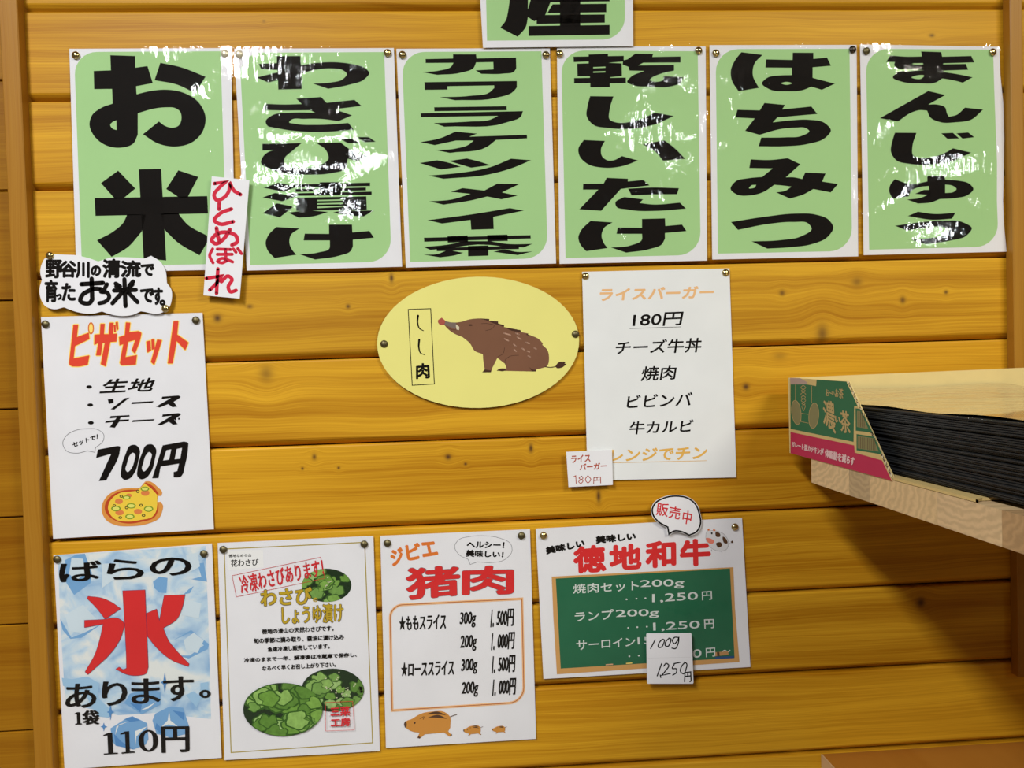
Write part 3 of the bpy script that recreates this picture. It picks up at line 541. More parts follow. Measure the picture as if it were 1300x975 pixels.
# ------------------------------------------------------------------ wasabi sheet
GOLD = mat('print_gold', srgb(170, 150, 60), .5); GOLDT = mat('print_gold_letters', srgb(190, 160, 40), .6); DKG = mat('print_dark_olive', srgb(70, 55, 15), .6)
S = Sheet('info_sheet', 'white wasabi sheet with gold border line and three oval leaf photos', 'sign', [(276.3, 689.4), (474, 680.3), (482.2, 953.3), (285, 965)], .0032)
S.crop = (0, 0, 1); S.line('border_line', GOLD, '284.6,697 463,688.5 473,943 293.4,955.4', 1.3, closed=True)
S.crop = (280, 680, 6.5); S.poly('name_label', mat('label_white', (.84, .84, .82), .6), '50,125 350,118 355,262 60,285')
S.text('徳地なめら山', BLACK, '68,155 252,150 252,174 68,180', .12); S.text('花わさび', BLACK, '85,200 312,190 312,245 88,258', .2)
def leafy(cx, cy, rx, ry, n, seed, rmin, rmax, fl=()):
    rnd = random.Random(seed); k = S.crop[2]; C = S.c(cx, cy); rx /= k; ry /= k
    S._emit('leaf_photo', ell(C[0], C[1], rx, ry, 48), [tuple(range(48))], mat('photo_dark_green', (.015, .035, .012), .6))
    def clip(p):
        x, y = (p[0]-C[0])/rx, (p[1]-C[1])/ry; d = math.hypot(x, y)
        return (C[0]+x/d*rx*.999, C[1]+y/d*ry*.999) if d > .999 else p
    tones = [(.15, .31, .05), (.20, .38, .07), (.26, .45, .11), (.17, .33, .07), (.11, .24, .04), (.32, .50, .17)]
    groups = {i: ([], []) for i in range(len(tones))}; rims = ([], [])
    for i in range(n):
        a = rnd.random()*6.28; q = math.sqrt(rnd.random())*1.0; x = C[0]+math.cos(a)*q*rx; y = C[1]+math.sin(a)*q*ry; r = rnd.uniform(rmin, rmax); ti = rnd.randrange(len(tones)); no = rnd.random()*6.28
        L = []
        for j in range(18):
            t = 2*math.pi*j/18; rr = r*(1+.10*math.sin(5*t+no)+.05*math.sin(9*t)-.45*math.exp(-((t-3.14)/.28)**2))
            L.append(clip((x+rr*math.cos(t+no)*1.1, y+rr*math.sin(t+no)*.85)))
        c0 = clip((x, y))
        I = [clip((c0[0]+(p[0]-c0[0])*.86, c0[1]+(p[1]-c0[1])*.86)) for p in L]
        for (vv_, ff_), ring_ in ((groups[ti], I), (rims, L)):
            b = len(vv_); vv_.extend([c0]+ring_); ff_.extend([(b, b+1+j, b+1+(j+1) % 18) for j in range(18)])
        if i % 2 == 0:
            S._emit('leaf_photo', rims[0], rims[1], mat('photo_leaf_rim', (.045, .115, .02), .6)); rims = ([], [])      # finish a layer now and then so leaves overlap each other
            for g in groups:
                if groups[g][0]: S._emit('leaf_photo', groups[g][0], groups[g][1], mat('photo_leaf_%s' % 'abcdef'[g], tones[g], .6, noise=(160, .35)))
            groups = {i_: ([], []) for i_ in range(len(tones))}
    if fl: S.multi_e('flower_photo', mat('photo_flower', (.6, .62, .4), .6), [(cx+rnd.gauss(0, 1)*fl[2]+fl[0], cy+rnd.gauss(0, 1)*fl[3]+fl[1], 6, 5) for _ in range(fl[4])])
leafy(875, 410, 205, 138, 16, 5, 6, 11, (10, -20, 25, 25, 9))
RB = mat('print_stamp_red', srgb(205, 50, 55), .6)
S.line('stamp_frame', RB, '95,330 825,178 860,352 130,505', .5, closed=True)
S.text('冷凍わさびあります！', RB, '148,335 835,190 855,325 175,482', .42)
S.text('わさび', GOLDT, '330,450 748,428 748,562 335,582', .75, outline=(DKG, 1.25)); S.text('の', GOLDT, '762,515 798,512 798,545 765,548', .3)
S.text('しょうゆ漬け', GOLDT, '505,588 1008,558 1010,712 510,730', .45, outline=(DKG, .9))
for t_, q_ in (('徳地の滑山の天然わさびです。', '340,772 930,742 932,785 342,812'), ('旬の季節に摘み取り、醤油に漬け込み', '272,848 1018,815 1018,856 275,890'), ('急速冷凍し販売しています。', '388,922 897,890 899,932 390,958')): S.text(t_, BLACK, q_, .22)
S.crop = (290, 830, 6.5)
S.text('冷凍のままで一年、解凍後は冷蔵庫で保存し、', BLACK, '128,35 1058,-10 1058,24 130,72', .22); S.text('なるべく早くお召し上がり下さい。', BLACK, '278,102 885,67 887,106 280,140', .22)
leafy(860, 300, 258, 178, 26, 8, 6, 12, (60, -10, 70, 60, 26)); leafy(450, 460, 328, 220, 40, 3, 8, 17)
S.line('stamp_frame', RB, '800,402 1025,392 1040,628 803,637', .55, closed=True)
S.text('三菜', RB, '842,442 1000,432 1002,508 845,515', .5); S.text('工房', RB, '845,537 1000,528 1002,595 847,602', .5)
S.film(seed=23, amp=.9)
# ------------------------------------------------------------------ wild boar price sheet
S = Sheet('price_sheet', 'white boar meat price sheet with red title, orange frame and three piglets', 'sign', [(482.8, 680.3), (672.8, 671.9), (680.6, 938), (490, 949.5)], .0032); S.crop = (485, 675, 6.84)
S.chars('ジ 70,165 170,138 185,275 92,298; ビ 205,112 320,100 335,230 225,248; エ 340,100 455,90 482,195 360,215', ORA, 1.1)
S.line('speech_bubble', GREY, '~630,130 ~660,75 ~760,42 ~870,35 ~1020,55 ~1120,110 ~1128,170 ~1070,240 ~950,268 830,262 765,285 748,240 ~670,200', .5, closed=True)
S.text('ヘルシー！', BLACK, '738,85 1062,92 1057,142 738,138', .5); S.text('美味しい！', BLACK, '732,158 1055,175 1050,225 730,215', .5)
S.chars('猪 218,322 660,300 668,545 225,590; 肉 712,310 1130,300 1130,535 708,542', RED2, 2.2, 1.25, outline=(GREY, 2.65))
fq = rounded([(495, 768.6), (662.6, 760.2), (665.4, 891.4), (497.8, 902)], 16, 19)
fr_ = ' '.join('%.3f,%.3f' % p for p in fq)
S.crop = (0, 0, 1); S.line('frame_glow', mat('print_peach', srgb(238, 190, 140), .6), fr_, 3.4, closed=True); S.line('frame_line', mat('print_rust', srgb(176, 96, 50), .6), fr_, .95, closed=True)
S.crop = (495, 765, 5.416)
for t_, q_ in (('★ももスライス', '65,95 387,75 383,182 65,190'), ('300g', '486,68 592,60 585,170 480,174'), ('1．', '702,50 716,49 712,168 692,169'), ('500円', '742,48 852,42 847,160 733,166'), ('200g', '490,228 597,220 590,330 484,338'), ('1．', '706,212 720,211 717,326 697,327'), ('000円', '747,209 858,202 850,318 738,324'),
               ('★ローススライス', '80,412 442,392 438,496 78,508'), ('300g', '495,390 602,380 596,488 489,496'), ('1．', '710,370 724,369 721,485 702,486'), ('500円', '751,367 862,360 856,476 744,482'), ('200g', '500,548 608,540 602,645 493,652'), ('1．', '714,530 728,529 725,640 705,641'), ('000円', '755,526 866,518 860,632 747,638')):
    S.text(t_, BLACK, q_, .5, .3)
PIG = mat('print_piglet', srgb(206, 142, 62), .6); BRN = mat('print_brown', srgb(88, 60, 38), .6)
for k, (ox, oy, sc_k) in enumerate(((98, 748, 1), (505, 845, .375), (703, 848, .28))):
    f = lambda sp: ' '.join(('~' if t[0] == '~' else '')+'%.2f,%.2f' % ((float(t.strip('~').split(',')[0])-98)*sc_k+ox, (float(t.split(',')[1])-748)*sc_k+oy) for t in sp.split())
    S.poly('piglet_drawing', PIG, f('~98,845 ~110,818 ~150,800 ~210,765 ~300,748 ~370,750 ~410,780 415,860 400,885 425,912 410,922 370,893 ~300,900 240,905 205,935 188,930 205,895 ~150,885 ~115,865'))
    S.polys('piglet_marking', BRN, [f('250,768 ~320,748 390,775 ~320,768'), f('260,790 ~330,772 395,800 ~320,792'), f('~97,835 ~108,815 ~116,840 ~108,862'), f('~163,827 ~170,819 ~178,827 ~170,835'), f('190,930 195,918 212,925 205,936'), f('412,920 422,900 428,912')])
    S.line('piglet_marking', BRN, [f('415,785 460,768')], .9*max(sc_k, .5)); S.line('piglet_marking', BRN, [f('205,800 ~235,785 228,805')], .6*sc_k)
S.film(seed=24, amp=.5)
# ------------------------------------------------------------------ beef sheet with chalkboard
S = Sheet('price_sheet', 'landscape beef price sheet with a printed green chalkboard and a cow drawing', 'sign', [(680.1, 671.2), (942, 657.3), (952.7, 846.7), (690, 862)], .0036); S.crop = (680, 625, 4.815)
S.text('美味しい', BLACK, '60,338 295,287 298,330 68,378', .75); S.text('美味しい', BLACK, '368,270 608,246 610,288 372,312', .75)
S.chars('徳 235,340 420,325 425,480 240,490; 地 455,330 640,318 640,462 460,470; 和 675,310 850,298 852,448 680,458; 牛 888,298 1060,288 1065,440 890,448', RED2, 1.75)
CW = mat('print_cow_white', (.70, .70, .71), .6); S.poly('cow_drawing', CW, '~1040,270 ~1050,235 ~1090,235 ~1150,255 ~1180,310 ~1165,350 ~1130,360 ~1080,345 ~1045,300')
S.line('cow_drawing', GREY, ['~1040,270 ~1050,235 ~1090,235 ~1150,255 ~1180,310 ~1165,350 ~1130,360 ~1080,345 ~1045,300'], .3, closed=True)
S.polys('cow_marking', BRN, ['~1100,245 ~1125,250 ~1128,270 ~1105,272', '~1145,270 ~1165,285 ~1172,312 ~1155,312', '~1103,312 ~1130,305 ~1140,325 ~1118,338', '~1192,305 ~1203,295 ~1208,310'])
S.poly('cow_marking', mat('print_muzzle', srgb(226, 130, 110), .6), '~1042,280 ~1075,285 ~1092,300 ~1080,315 ~1055,308'); S.polys('cow_marking', ORA, ['~1050,228 ~1062,222 ~1060,236', '~1085,225 ~1100,232 ~1088,238'])
S.line('cow_marking', GREY, ['1178,312 1200,315', '1075,350 1078,362', '1135,362 1140,368'], .5); S.multi_e('cow_marking', BLACK, [(1077, 250, 5, 7)])
S.crop = (690, 720, 4.815)
S.poly('board_frame', mat('print_board_wood', srgb(206, 156, 92), .6), '50,58 1160,0 1170,250 1198,580 82,655 60,300'); S.poly('chalkboard', mat('print_chalkboard', srgb(38, 104, 72), .6, noise=(25, .12)), '75,70 1140,8 1168,555 105,620')
CH = mat('chalk_white', (.66, .70, .66), .7)
for t_, q_ in (('焼肉セット', '180,105 582,82 582,142 182,162'), ('200g', '592,80 860,72 858,128 595,135'), ('ランプ', '190,275 428,256 425,318 195,332'), ('200g', '442,262 706,255 704,308 445,318'), ('サーロイン', '200,450 560,428 560,482 203,508'), ('150g', '575,430 760,420 760,475 578,485'),
               ('1,250', '665,165 943,152 943,205 665,222'), ('円', '968,150 1028,146 1030,198 970,202'), ('1,250', '670,340 955,327 955,380 672,395'), ('円', '982,320 1040,318 1042,372 985,376'), ('0', '912,505 965,500 965,550 914,555'), ('円', '992,496 1048,492 1050,545 994,550'), ('～', '1092,508 1142,502 1142,518 1092,525')):
    S.text(t_, CH, q_, .17)
S.multi_e('lettering', CH, [(x, y, 6, 5) for x, y in ((508, 197), (568, 193), (623, 190), (518, 371), (573, 367), (632, 364), (525, 545), (583, 541))])
S.poly('eraser_drawing', mat('print_eraser_tan', srgb(186, 140, 90), .6), '1050,520 1128,514 1132,535 1050,545'); S.poly('eraser_drawing', BRN, '1060,520 1075,519 1077,543 1062,545'); S.poly('eraser_drawing', mat('print_blue', srgb(40, 80, 130), .6), '1050,548 1165,543 1165,556 1050,562')
S.polys('chalk_drawing', mat('print_chalk_peach', srgb(220, 170, 130), .6), ['380,594 425,590 425,597 380,600']); S.polys('chalk_drawing', YEL, ['505,586 542,583 542,589 505,592'])
S.film(seed=25, amp=.8)
S = Sheet('price_card', 'small white card with handwriting 100g 1250円, over the lower edge of the chalkboard sheet', 'price card', [(820.6, 805.3), (821.5, 804.3), (877, 803.8), (878, 805), (880.4, 866.5), (879.5, 868), (822.6, 868), (821.5, 867)], .0125, thick=.0011); S.crop = (690, 720, 4.815)
S.line('lettering', BLACK, ['682,445 655,498', '~725,443 ~705,465 ~703,490 ~718,490 ~735,465 ~738,445 725,440', '~768,435 ~748,455 ~745,480 ~758,485 ~775,460 ~778,438 766,434', '828,430 ~800,430 ~788,450 ~800,468 ~818,450 828,430 ~822,470 ~805,498 785,495'], 1.5)
S.line('lettering', BLACK, ['722,590 695,665', '714,660 717,675', '735,605 ~750,588 ~765,598 ~745,635 722,662 775,650', '800,592 ~788,620 ~812,622 ~812,645 790,660', '798,590 835,582', '~865,582 ~845,605 ~838,640 ~855,652 ~872,620 ~875,590 862,580'], 1.5)
S.line('lettering', BLACK, ['865,645 862,700', '865,645 900,640 902,695 895,700', '866,668 898,665', '882,643 882,668'], 1.5); S.line('card_crease', mat('crease_grey', (.6, .6, .6)), ['638,556 900,550'], .25)
k_ = (680, 625, 4.815)
bub = smooth(parse('~706,105 ~726,60 ~780,29 ~860,16 ~933,29 ~986,72 ~1007,130 ~1015,192 ~990,246 942,269 ~888,247 ~850,243 818,262 806,258 801,217 ~745,184 ~711,142', *k_), n=5)
S = Sheet('speech_bubble_card', 'white speech bubble card with red writing 販売中, above the chalkboard sheet', 'sign', bub, .0085, thick=.0008); S.crop = k_
S.line('outline', BLACK, '~713,105 ~732,66 ~783,36 ~860,23 ~930,36 ~979,76 ~1000,130 ~1008,190 ~984,240 940,262 ~890,240 ~850,236 815,255 808,213 ~750,179 ~719,140', 2.0, closed=True)
S.chars('販 745,62 815,72 805,150 735,140; 売 820,82 892,95 878,168 812,155; 中 905,108 960,118 945,200 895,188', RB, .25)
# ------------------------------------------------------------------ oval boar sign
CREAM = mat('print_cream', srgb(232, 226, 132), .55, noise=(14, .04))
S = Sheet('oval_sign', 'yellow oval sign with a seated brown wild boar and boxed writing しし肉', 'sign', ell(607, 434.6, 128.2, 83.3, 72, -.022), .0045, base=CREAM, thick=.0006); S.crop = (470, 340, 4.727)
S.line('writing_frame', BLACK, '228,250 363,245 385,697 252,705', 1.05, closed=True)
S.line('lettering', BLACK, ['287,287 ~284,330 ~297,365 320,378'], (2.6, .9)); S.line('lettering', BLACK, ['294,432 ~292,480 ~303,512 327,522'], (2.6, .9)); S.text('肉', BLACK, '278,578 350,572 356,660 278,665', .75)
S.crop = (550, 390, 7.222)
BR = mat('print_boar_brown', srgb(122, 84, 62), .6, noise=(22, .12)); BD = mat('print_boar_dark', srgb(72, 46, 34), .6); BSP = mat('print_boar_spot', srgb(178, 140, 118), .6)
S.poly('boar_drawing', BR, '78,95 ~110,125 ~180,140 ~250,135 ~330,112 ~420,103 515,108 512,122 595,130 595,148 650,165 648,182 800,210 805,228 870,240 870,250 905,262 ~965,290 1005,332 1000,345 ~1045,390 ~1062,470 ~1050,530 945,572 940,590 ~800,587 585,582 ~600,568 672,562 660,520 588,465 540,560 530,595 450,597 472,570 ~460,500 455,430 ~380,400 ~335,330 270,275 ~190,240 ~120,185 100,160 ~60,160 ~42,125')
S.poly('boar_snout', mat('print_snout_grey', srgb(120, 104, 94), .6), '112,126 ~160,138 205,140 220,168 200,200 ~140,175 102,158'); S.poly('boar_snout', mat('print_snout_red', srgb(168, 84, 70), .6), '78,95 112,125 100,162 ~60,160 ~42,125')
S.polys('boar_tusk', mat('print_tusk', srgb(210, 200, 170), .6), ['~210,162 ~238,182 236,210 214,205']); S.multi_e('boar_eye', BD, [(342, 164, 19, 8)])
S.polys('boar_mane', BD, ['430,104 515,108 512,122 595,130 595,148 650,165 648,180 ~560,150 ~480,118', '650,182 800,210 805,228 ~720,215', '870,240 870,250 905,262 ~850,250', '582,582 ~600,568 670,563 ~660,578', '450,597 472,570 532,580 528,597', '880,550 ~910,570 945,575 940,588 ~910,588'])
S.line('boar_line', BD, ['~663,530 ~658,490 ~700,452 785,440', '592,455 ~640,425 655,370', '440,150 ~500,150 ~560,170 ~540,195 480,215', '130,185 ~170,205 215,208'], .45); S.line('boar_tail', BD, ['1025,545 ~1070,552 1122,545'], 1.0); S.poly('boar_tail', BD, '1120,540 ~1150,505 1218,500 1200,515 1222,520 ~1180,553 ~1130,555')
S.line('boar_spot', BSP, ['650,238 708,255', '757,238 785,250', '770,275 805,295', '655,290 690,308', '738,340 758,358', '850,322 880,334', '815,378 835,390', '742,388 760,405', '862,402 882,411', '926,374 944,383', '870,447 890,456'], 1.7)
# ------------------------------------------------------------------ rice burger sheet
PEA = mat('print_sand', srgb(232, 184, 130), .6); AMB = mat('print_amber', srgb(226, 176, 86), .6)
S = Sheet('price_sheet', 'white rice burger sheet with pale orange heading and black menu lines, 180 yen', 'sign', [(739, 345), (926, 340.8), (934.8, 606), (746, 610)], .0032, base=mat('paper_cool', (.78, .80, .79), .6)); S.crop = (710, 330, 3.25)
S.text('ライスバーガー', PEA, '172,118 640,108 632,155 165,168', .7)
for t_, q_ in (('180円', '308,222 512,214 502,268 302,277'), ('チーズ牛丼', '238,336 590,321 582,380 230,390'), ('焼肉', '345,440 485,436 476,492 336,500'), ('ビビンバ', '285,560 550,546 543,600 278,610'), ('牛カルビ', '295,668 555,658 546,710 288,720')): S.text(t_, BLACK, q_, .38)
S.text('レンジでチン', AMB, '218,782 612,769 604,820 212,832', .5); S.line('underline', BLACK, '290,283 503,276', .55); S.line('underline', AMB, '212,837 608,828', .6)
S = Sheet('price_card', 'small white card with reddish writing, lower left corner of the rice burger sheet', 'price card', [(718.8, 573.7), (777, 571), (778, 615.6), (721.8, 618.4)], .0085, thick=.0007); S.crop = (710, 330, 3.25)
RW = mat('ink_rust', srgb(176, 84, 66), .6)
S.text('ライス', RW, '50,808 128,802 128,832 50,838', .32); S.text('バーガー', RW, '85,842 196,836 193,862 85,868', .32)
S.line('lettering', RW, ['58,895 68,890 70,922', '~92,892 ~82,900 ~98,912 ~88,922 ~80,915 ~98,900 92,892', '~118,890 ~108,905 ~118,920 ~130,905 118,890', '143,898 142,922', '143,898 170,896 171,920', '143,910 170,908', '156,897 156,910'], 1.0)
# ------------------------------------------------------------------ tacks in their places
for px, py, d, kind, lb in (
    (96, 70, .0055, 'brass', 'at the upper left corner of the far left green poster'), (285.5, 68, .0055, 'pale', 'pale from painted-in glare, at the upper right corner of the far left green poster'),
    (303.5, 68.5, .0055, 'pale', 'pale from painted-in glare, at the upper left corner of the second green poster'), (492, 67, .0055, 'brass', 'at the upper right corner of the second green poster'),
    (510.8, 69.3, .0055, 'brass', 'at the upper left corner of the third green poster'), (693, 69.5, .0055, 'brass', 'at the upper right corner of the third green poster'),
    (710.5, 68.2, .0055, 'brass', 'at the upper left corner of the fourth green poster'), (887, 64, .0055, 'brass', 'at the upper right corner of the fourth green poster'),
    (909, 67.3, .0055, 'brass', 'at the upper left corner of the fifth green poster'), (1082.6, 62.7, .0055, 'dark', 'dark, at the upper right corner of the fifth green poster'),
    (1100, 64.5, .0055, 'dull', 'dull, at the upper left corner of the far right green poster'), (1260.6, 66, .0055, 'brass', 'at the upper right corner of the far right green poster'),
    (63, 324.4, .0085, 'brass', 'at the upper left of the cloud note'), (209.8, 391.6, .0085, 'brass', 'at the lower right of the cloud note'),
    (57.5, 411.5, .005, 'dull', 'at the upper left corner of the pizza sheet'), (248.5, 406.5, .005, 'dull', 'at the upper right corner of the pizza sheet'),
    (72.3, 710.2, .005, 'dull', 'at the upper left corner of the blue ice sheet'), (258.7, 703, .005, 'dull', 'at the upper right corner of the blue ice sheet'),
    (283.4, 697.7, .005, 'dull', 'at the upper left corner of the wasabi sheet'), (462.3, 690.8, .005, 'dull', 'at the upper right corner of the wasabi sheet'),
    (491.9, 689.6, .005, 'dull', 'at the upper left corner of the boar meat price sheet'), (662, 680, .005, 'dull', 'at the upper right corner of the boar meat price sheet'),
    (690, 680, .0055, 'brass', 'at the upper left corner of the chalkboard sheet'), (933, 669, .0055, 'brass', 'at the upper right corner of the chalkboard sheet'),
    (743.2, 350.6, .0036, 'brass', 'at the upper left corner of the rice burger sheet'), (921.4, 346.3, .0036, 'brass', 'at the upper right corner of the rice burger sheet'),
    (487.6, 436.7, .0049, 'dull', 'at the left end of the oval boar sign'), (730.6, 424.2, .0049, 'dull', 'at the right end of the oval boar sign')):
    tack(px, py, d, ('round brass thumbtack ' if 'pale' not in lb and 'dark' not in lb and 'dull' not in lb else 'round thumbtack, ')+lb, kind)
# ------------------------------------------------------------------ shelf, box and stack on the right
YB = -.035                                    # back panel of the box stands off the wall
XB = on_y(1003, 527, YB).x                    # printed side panel stands on the plane x = XB
ZS = on_y(1003.2, 575.5, YB).z                # shelf top = box bottom
ZT = on_y(1003, 479, YB).z                    # box rim
CARD = mat('cardboard', srgb(206, 180, 120), .85, noise=(60, .06)); CARDIN = mat('cardboard_inside', srgb(222, 200, 136), .85, noise=(40, .05)); CARDSHADE = mat('flute_gap_shade', (.10, .07, .045), .9)
yb = on_x(1030, 586, XB+.001).y; zsb = on_x(1030, 612.5, XB+.001).z
SHELFW = wood_mat('laminated_shelf_wood', (.70, .46, .24), (.50, .30, .14), axis='x', gscale=90, rough=.55, coat=.1, contrast=.8)
sh = empty('wall_shelf', (XB+.001, yb, ZS), 'pale laminated wood shelf end carrying the tea carton, grain blocks visible on its side', 'shelf')
def endgrain(i, tone):
    m = mat('end_grain_%d' % i, tone, .6, noise=(60, .08)); nt = m.node_tree; N = nt.nodes.new; L = nt.links.new
    g = N('ShaderNodeNewGeometry'); mp = N('ShaderNodeMapping'); mp.inputs['Location'].default_value = (0, -cuts[i]+(.03 if i % 2 else -.02), -zsb+(.035 if i % 3 else -.02)); mp.inputs['Scale'].default_value = (0, 1, 1.5)
    wv = N('ShaderNodeTexWave'); wv.wave_type = 'RINGS'; wv.rings_direction = 'SPHERICAL'; wv.inputs['Scale'].default_value = 30; wv.inputs['Distortion'].default_value = 7; wv.inputs['Detail Scale'].default_value = 2; wv.inputs['Detail'].default_value = 4
    L(g.outputs['Position'], mp.inputs[0]); L(mp.outputs[0], wv.inputs[0])
    mr = N('ShaderNodeMapRange'); mr.inputs[3].default_value = .86; mr.inputs[4].default_value = 1.04; L(wv.outputs['Fac'], mr.inputs[0])
    bs = nt.nodes['Principled BSDF'].inputs['Base Color']; src = bs.links[0].from_socket
    mx = N('ShaderNodeMix'); mx.data_type = 'RGBA'; mx.blend_type = 'MULTIPLY'; mx.inputs[0].default_value = 1; L(src, mx.inputs[6]); L(mr.outputs[0], mx.inputs[7]); L(mx.outputs[2], bs)
    return m
cuts = [on_x(px, 600+(px-1030)*.29, XB+.001).y for px in (1030, 1078, 1104, 1190, 1272)]+[-.58, -.70]
for i in range(len(cuts)-1):
    prism('stave', rect(cuts[i+1]+.0001, cuts[i]-.0001, zsb, ZS-.0002, .0004), XB+.001, XB+.6, 'x', endgrain(i, [(.70, .50, .27), (.50, .36, .20), (.68, .48, .25), (.66, .47, .26), (.46, .29, .14), (.6, .42, .22)][i]), sh, seed=i*1.37+.4)
BX = empty('tea_carton', (XB, YB, ZS), 'cut-open cardboard tea carton with green and pink printed side, on the shelf', 'box')
TH = .004
def onX(x, y, h): return on_x(x, y, XB-h)
k_ = (995, 465, 6.093)
side = parse('47,90 485,118 840,888 50,672', *k_)
pan3 = [on_x(p[0], p[1], XB) for p in side]
pan3[0].y = pan3[3].y = YB; pan3[3].z = pan3[2].z = ZS+.0003; pan3[0].z = pan3[1].z = (pan3[0].z+pan3[1].z)/2
S = Sheet('tea_carton', '', '', [(p[0], p[1]) for p in side], 0.0, to3=onX, nrm=Vector((-1, 0, 0)), base=CARD, thick=.0006, basename='printed_side', root=BX); S.crop = k_
def onXp(x, y, h): return on_x(x, y, XB-h)
TG = mat('print_tea_green', srgb(54, 108, 74), .7); TP = mat('print_tea_pink', srgb(186, 50, 82), .7); TT = mat('print_tan_letter', srgb(186, 160, 108), .8); TK = mat('print_khaki', srgb(134, 128, 88), .8)
S.poly('side_print', TG, '52,140 180,140 250,153 254,104 485,118 573,308 545,306 540,585 52,484'); S.poly('side_print', TP, '52,508 545,612 549,668 760,728 836,886 52,672')
S.poly('torn_patch', mat('torn_liner', srgb(176, 152, 142), .9), '47,90 128,92 185,125 172,140 52,140'); S.polys('side_print', TG, ['555,325 592,330 690,514 557,498', '563,524 700,545 760,682 563,650'])
S.polys('side_print', TK, ['566,345 592,346 655,484 566,470', '571,538 692,556 735,660 571,636']); S.line('barcode', BRN, ['%d,%d %d,%d' % (580+i*14, 350+i*3, 580+i*14, 468+i*2) for i in range(4)]+['%d,%d %d,%d' % (580+i*14, 545+i*2, 580+i*14, 634+i*2) for i in range(10)], .55)
S.e('lantern_print', TK, 97, 357, 36, 94, -.12); S.e('lantern_print', TK, 232, 382, 38, 98, .08)
for cx_, cy_, rr, ry_, ro in ((97, 357, 36, 94, -.12), (232, 382, 38, 98, .08)):
    v = ell(*S.c(cx_, cy_), rr/6.093, ry_/6.093, 32, ro); vv, ff = stroke_poly(v, .6, True); S._emit('lantern_print', vv, ff, TT)
S.line('lantern_print', TT, ['90,142 90,264', '216,152 216,286', '133,362 190,372', '135,428 192,440', '133,400 133,430'], .5); S.line('lantern_print', TT, ['150,145 ~170,165 ~135,190 ~170,215 ~135,240 ~170,265 ~140,290 ~165,300 155,345', '150,145 ~132,165 ~168,190 ~132,215 ~168,240 ~135,265 ~165,290 ~140,310 155,345'], .55)
S.chars('お 325,178 352,180 350,232 325,228; ～ 352,200 372,204 372,214 352,210; い 372,195 392,198 392,225 372,222; お 398,175 424,180 424,240 396,235; 茶 428,168 460,175 460,252 428,245', TT, .15)
S.chars('濃 305,262 388,275 402,525 306,440; い 398,385 436,395 434,440 398,430; 茶 440,340 500,352 522,525 440,505', TT, .4)
PW = mat('print_pale_pink', srgb(226, 190, 190), .7)
S.text('ガレート型カテキンが', PW, '62,582 308,638 304,690 62,618', .3); S.text('体脂肪を減らす', PW, '320,640 548,705 542,770 320,700', .4)
# corrugated cut edge: inner liner + zigzag flute between the liners
yt, zt_, yf, zf = on_x(side[1][0], side[1][1], XB).y, on_x(side[1][0], side[1][1], XB).z, on_x(side[2][0], side[2][1], XB).y, ZS+.0006
yr = YB
z0b = on_x(side[0][0], side[0][1], XB).z
inner = [(yr, ZS+.0006), (yf, zf), (yt, zt_), (yr, z0b)]
prism('inner_liner', inner, XB+TH-.0006, XB+TH, 'x', CARDIN, BX)
prism('core', [(yr, ZS+.001), (yf+.0035, zf+.0010), (yt+.0035, zt_-.0010), (yr, z0b-.001)], XB+.0007, XB+TH-.0007, 'x', CARDSHADE, BX)  # dark solid paints the shade into the hollow between the flutes
d2 = Vector((0, yf-yt, zf-zt_)); Ln = d2.length; d2.normalize(); nn = 34; V = []; Fc = []
inw = Vector((0, 1, 0))
for i in range(nn+1):
    p = Vector((0, yt, zt_))+d2*(Ln*i/nn); x = XB+.0007 if i % 2 else XB+TH-.0007
    for du in (-.0003, .0003):
        q = p+d2*du; V += [(x, q.y, q.z), (x, q.y+.004, q.z)]
for i in range(nn):
    a = 4*i; b = a+4; Fc += [(a, b, b+1, a+1), (a+2, b+2, b+3, a+3), (a, b, b+2, a+2)]
mesh_obj('flute', V, Fc, mat('flute_paper', srgb(214, 196, 160), .9), BX)
# back panel: parallel to the wall, bottom and right side
zr = on_y(1300, 467, YB).z
xR = XB+.44
xe = on_y(1300, 467, YB).x
V = []
pts = [(XB+.0, ZS), (xR, ZS), (xR, zr+.001), (xe, zr), (XB, z0b)]
for y in (YB, YB+TH): V += [(p[0], y, p[1]) for p in pts]
mesh_obj('back_panel', V, [(0, 1, 2, 3, 4), (9, 8, 7, 6, 5)]+[(i, i+5, (i+1) % 5+5, (i+1) % 5) for i in range(5)], CARDIN, BX)
prism('right_side', [(YB, ZS+.0005), (-.26, ZS+.0005), (-.17, z0b), (YB, z0b)], xR-TH, xR, 'x', CARDIN, BX)
# floor of the carton with its torn front corner
fl2 = [(1133, 611), (1160, 617.5), (1185, 624), (1214, 632.5), (1222, 635.5), (1232, 634), (1247, 632)]
P = [on_z(p[0], p[1], ZS+.003) for p in fl2]
xfr = P[-1].x; yfr = P[-1].y
V = []
loop = [(XB+.002, YB)]+[(max(p.x, XB+.002), p.y) for p in P]+[(xR-TH, yfr), (xR-TH, YB)]
n = len(loop)
for z in (ZS+.003, ZS+.0004): V += [(p[0], p[1], z) for p in loop]
tv, tf = tess([loop]); mesh_obj('carton_floor', V, list(tf)+[tuple(reversed([i+n for i in t])) for t in tf]+[(i, i+n, (i+1) % n+n, (i+1) % n) for i in range(n)], CARD, BX)
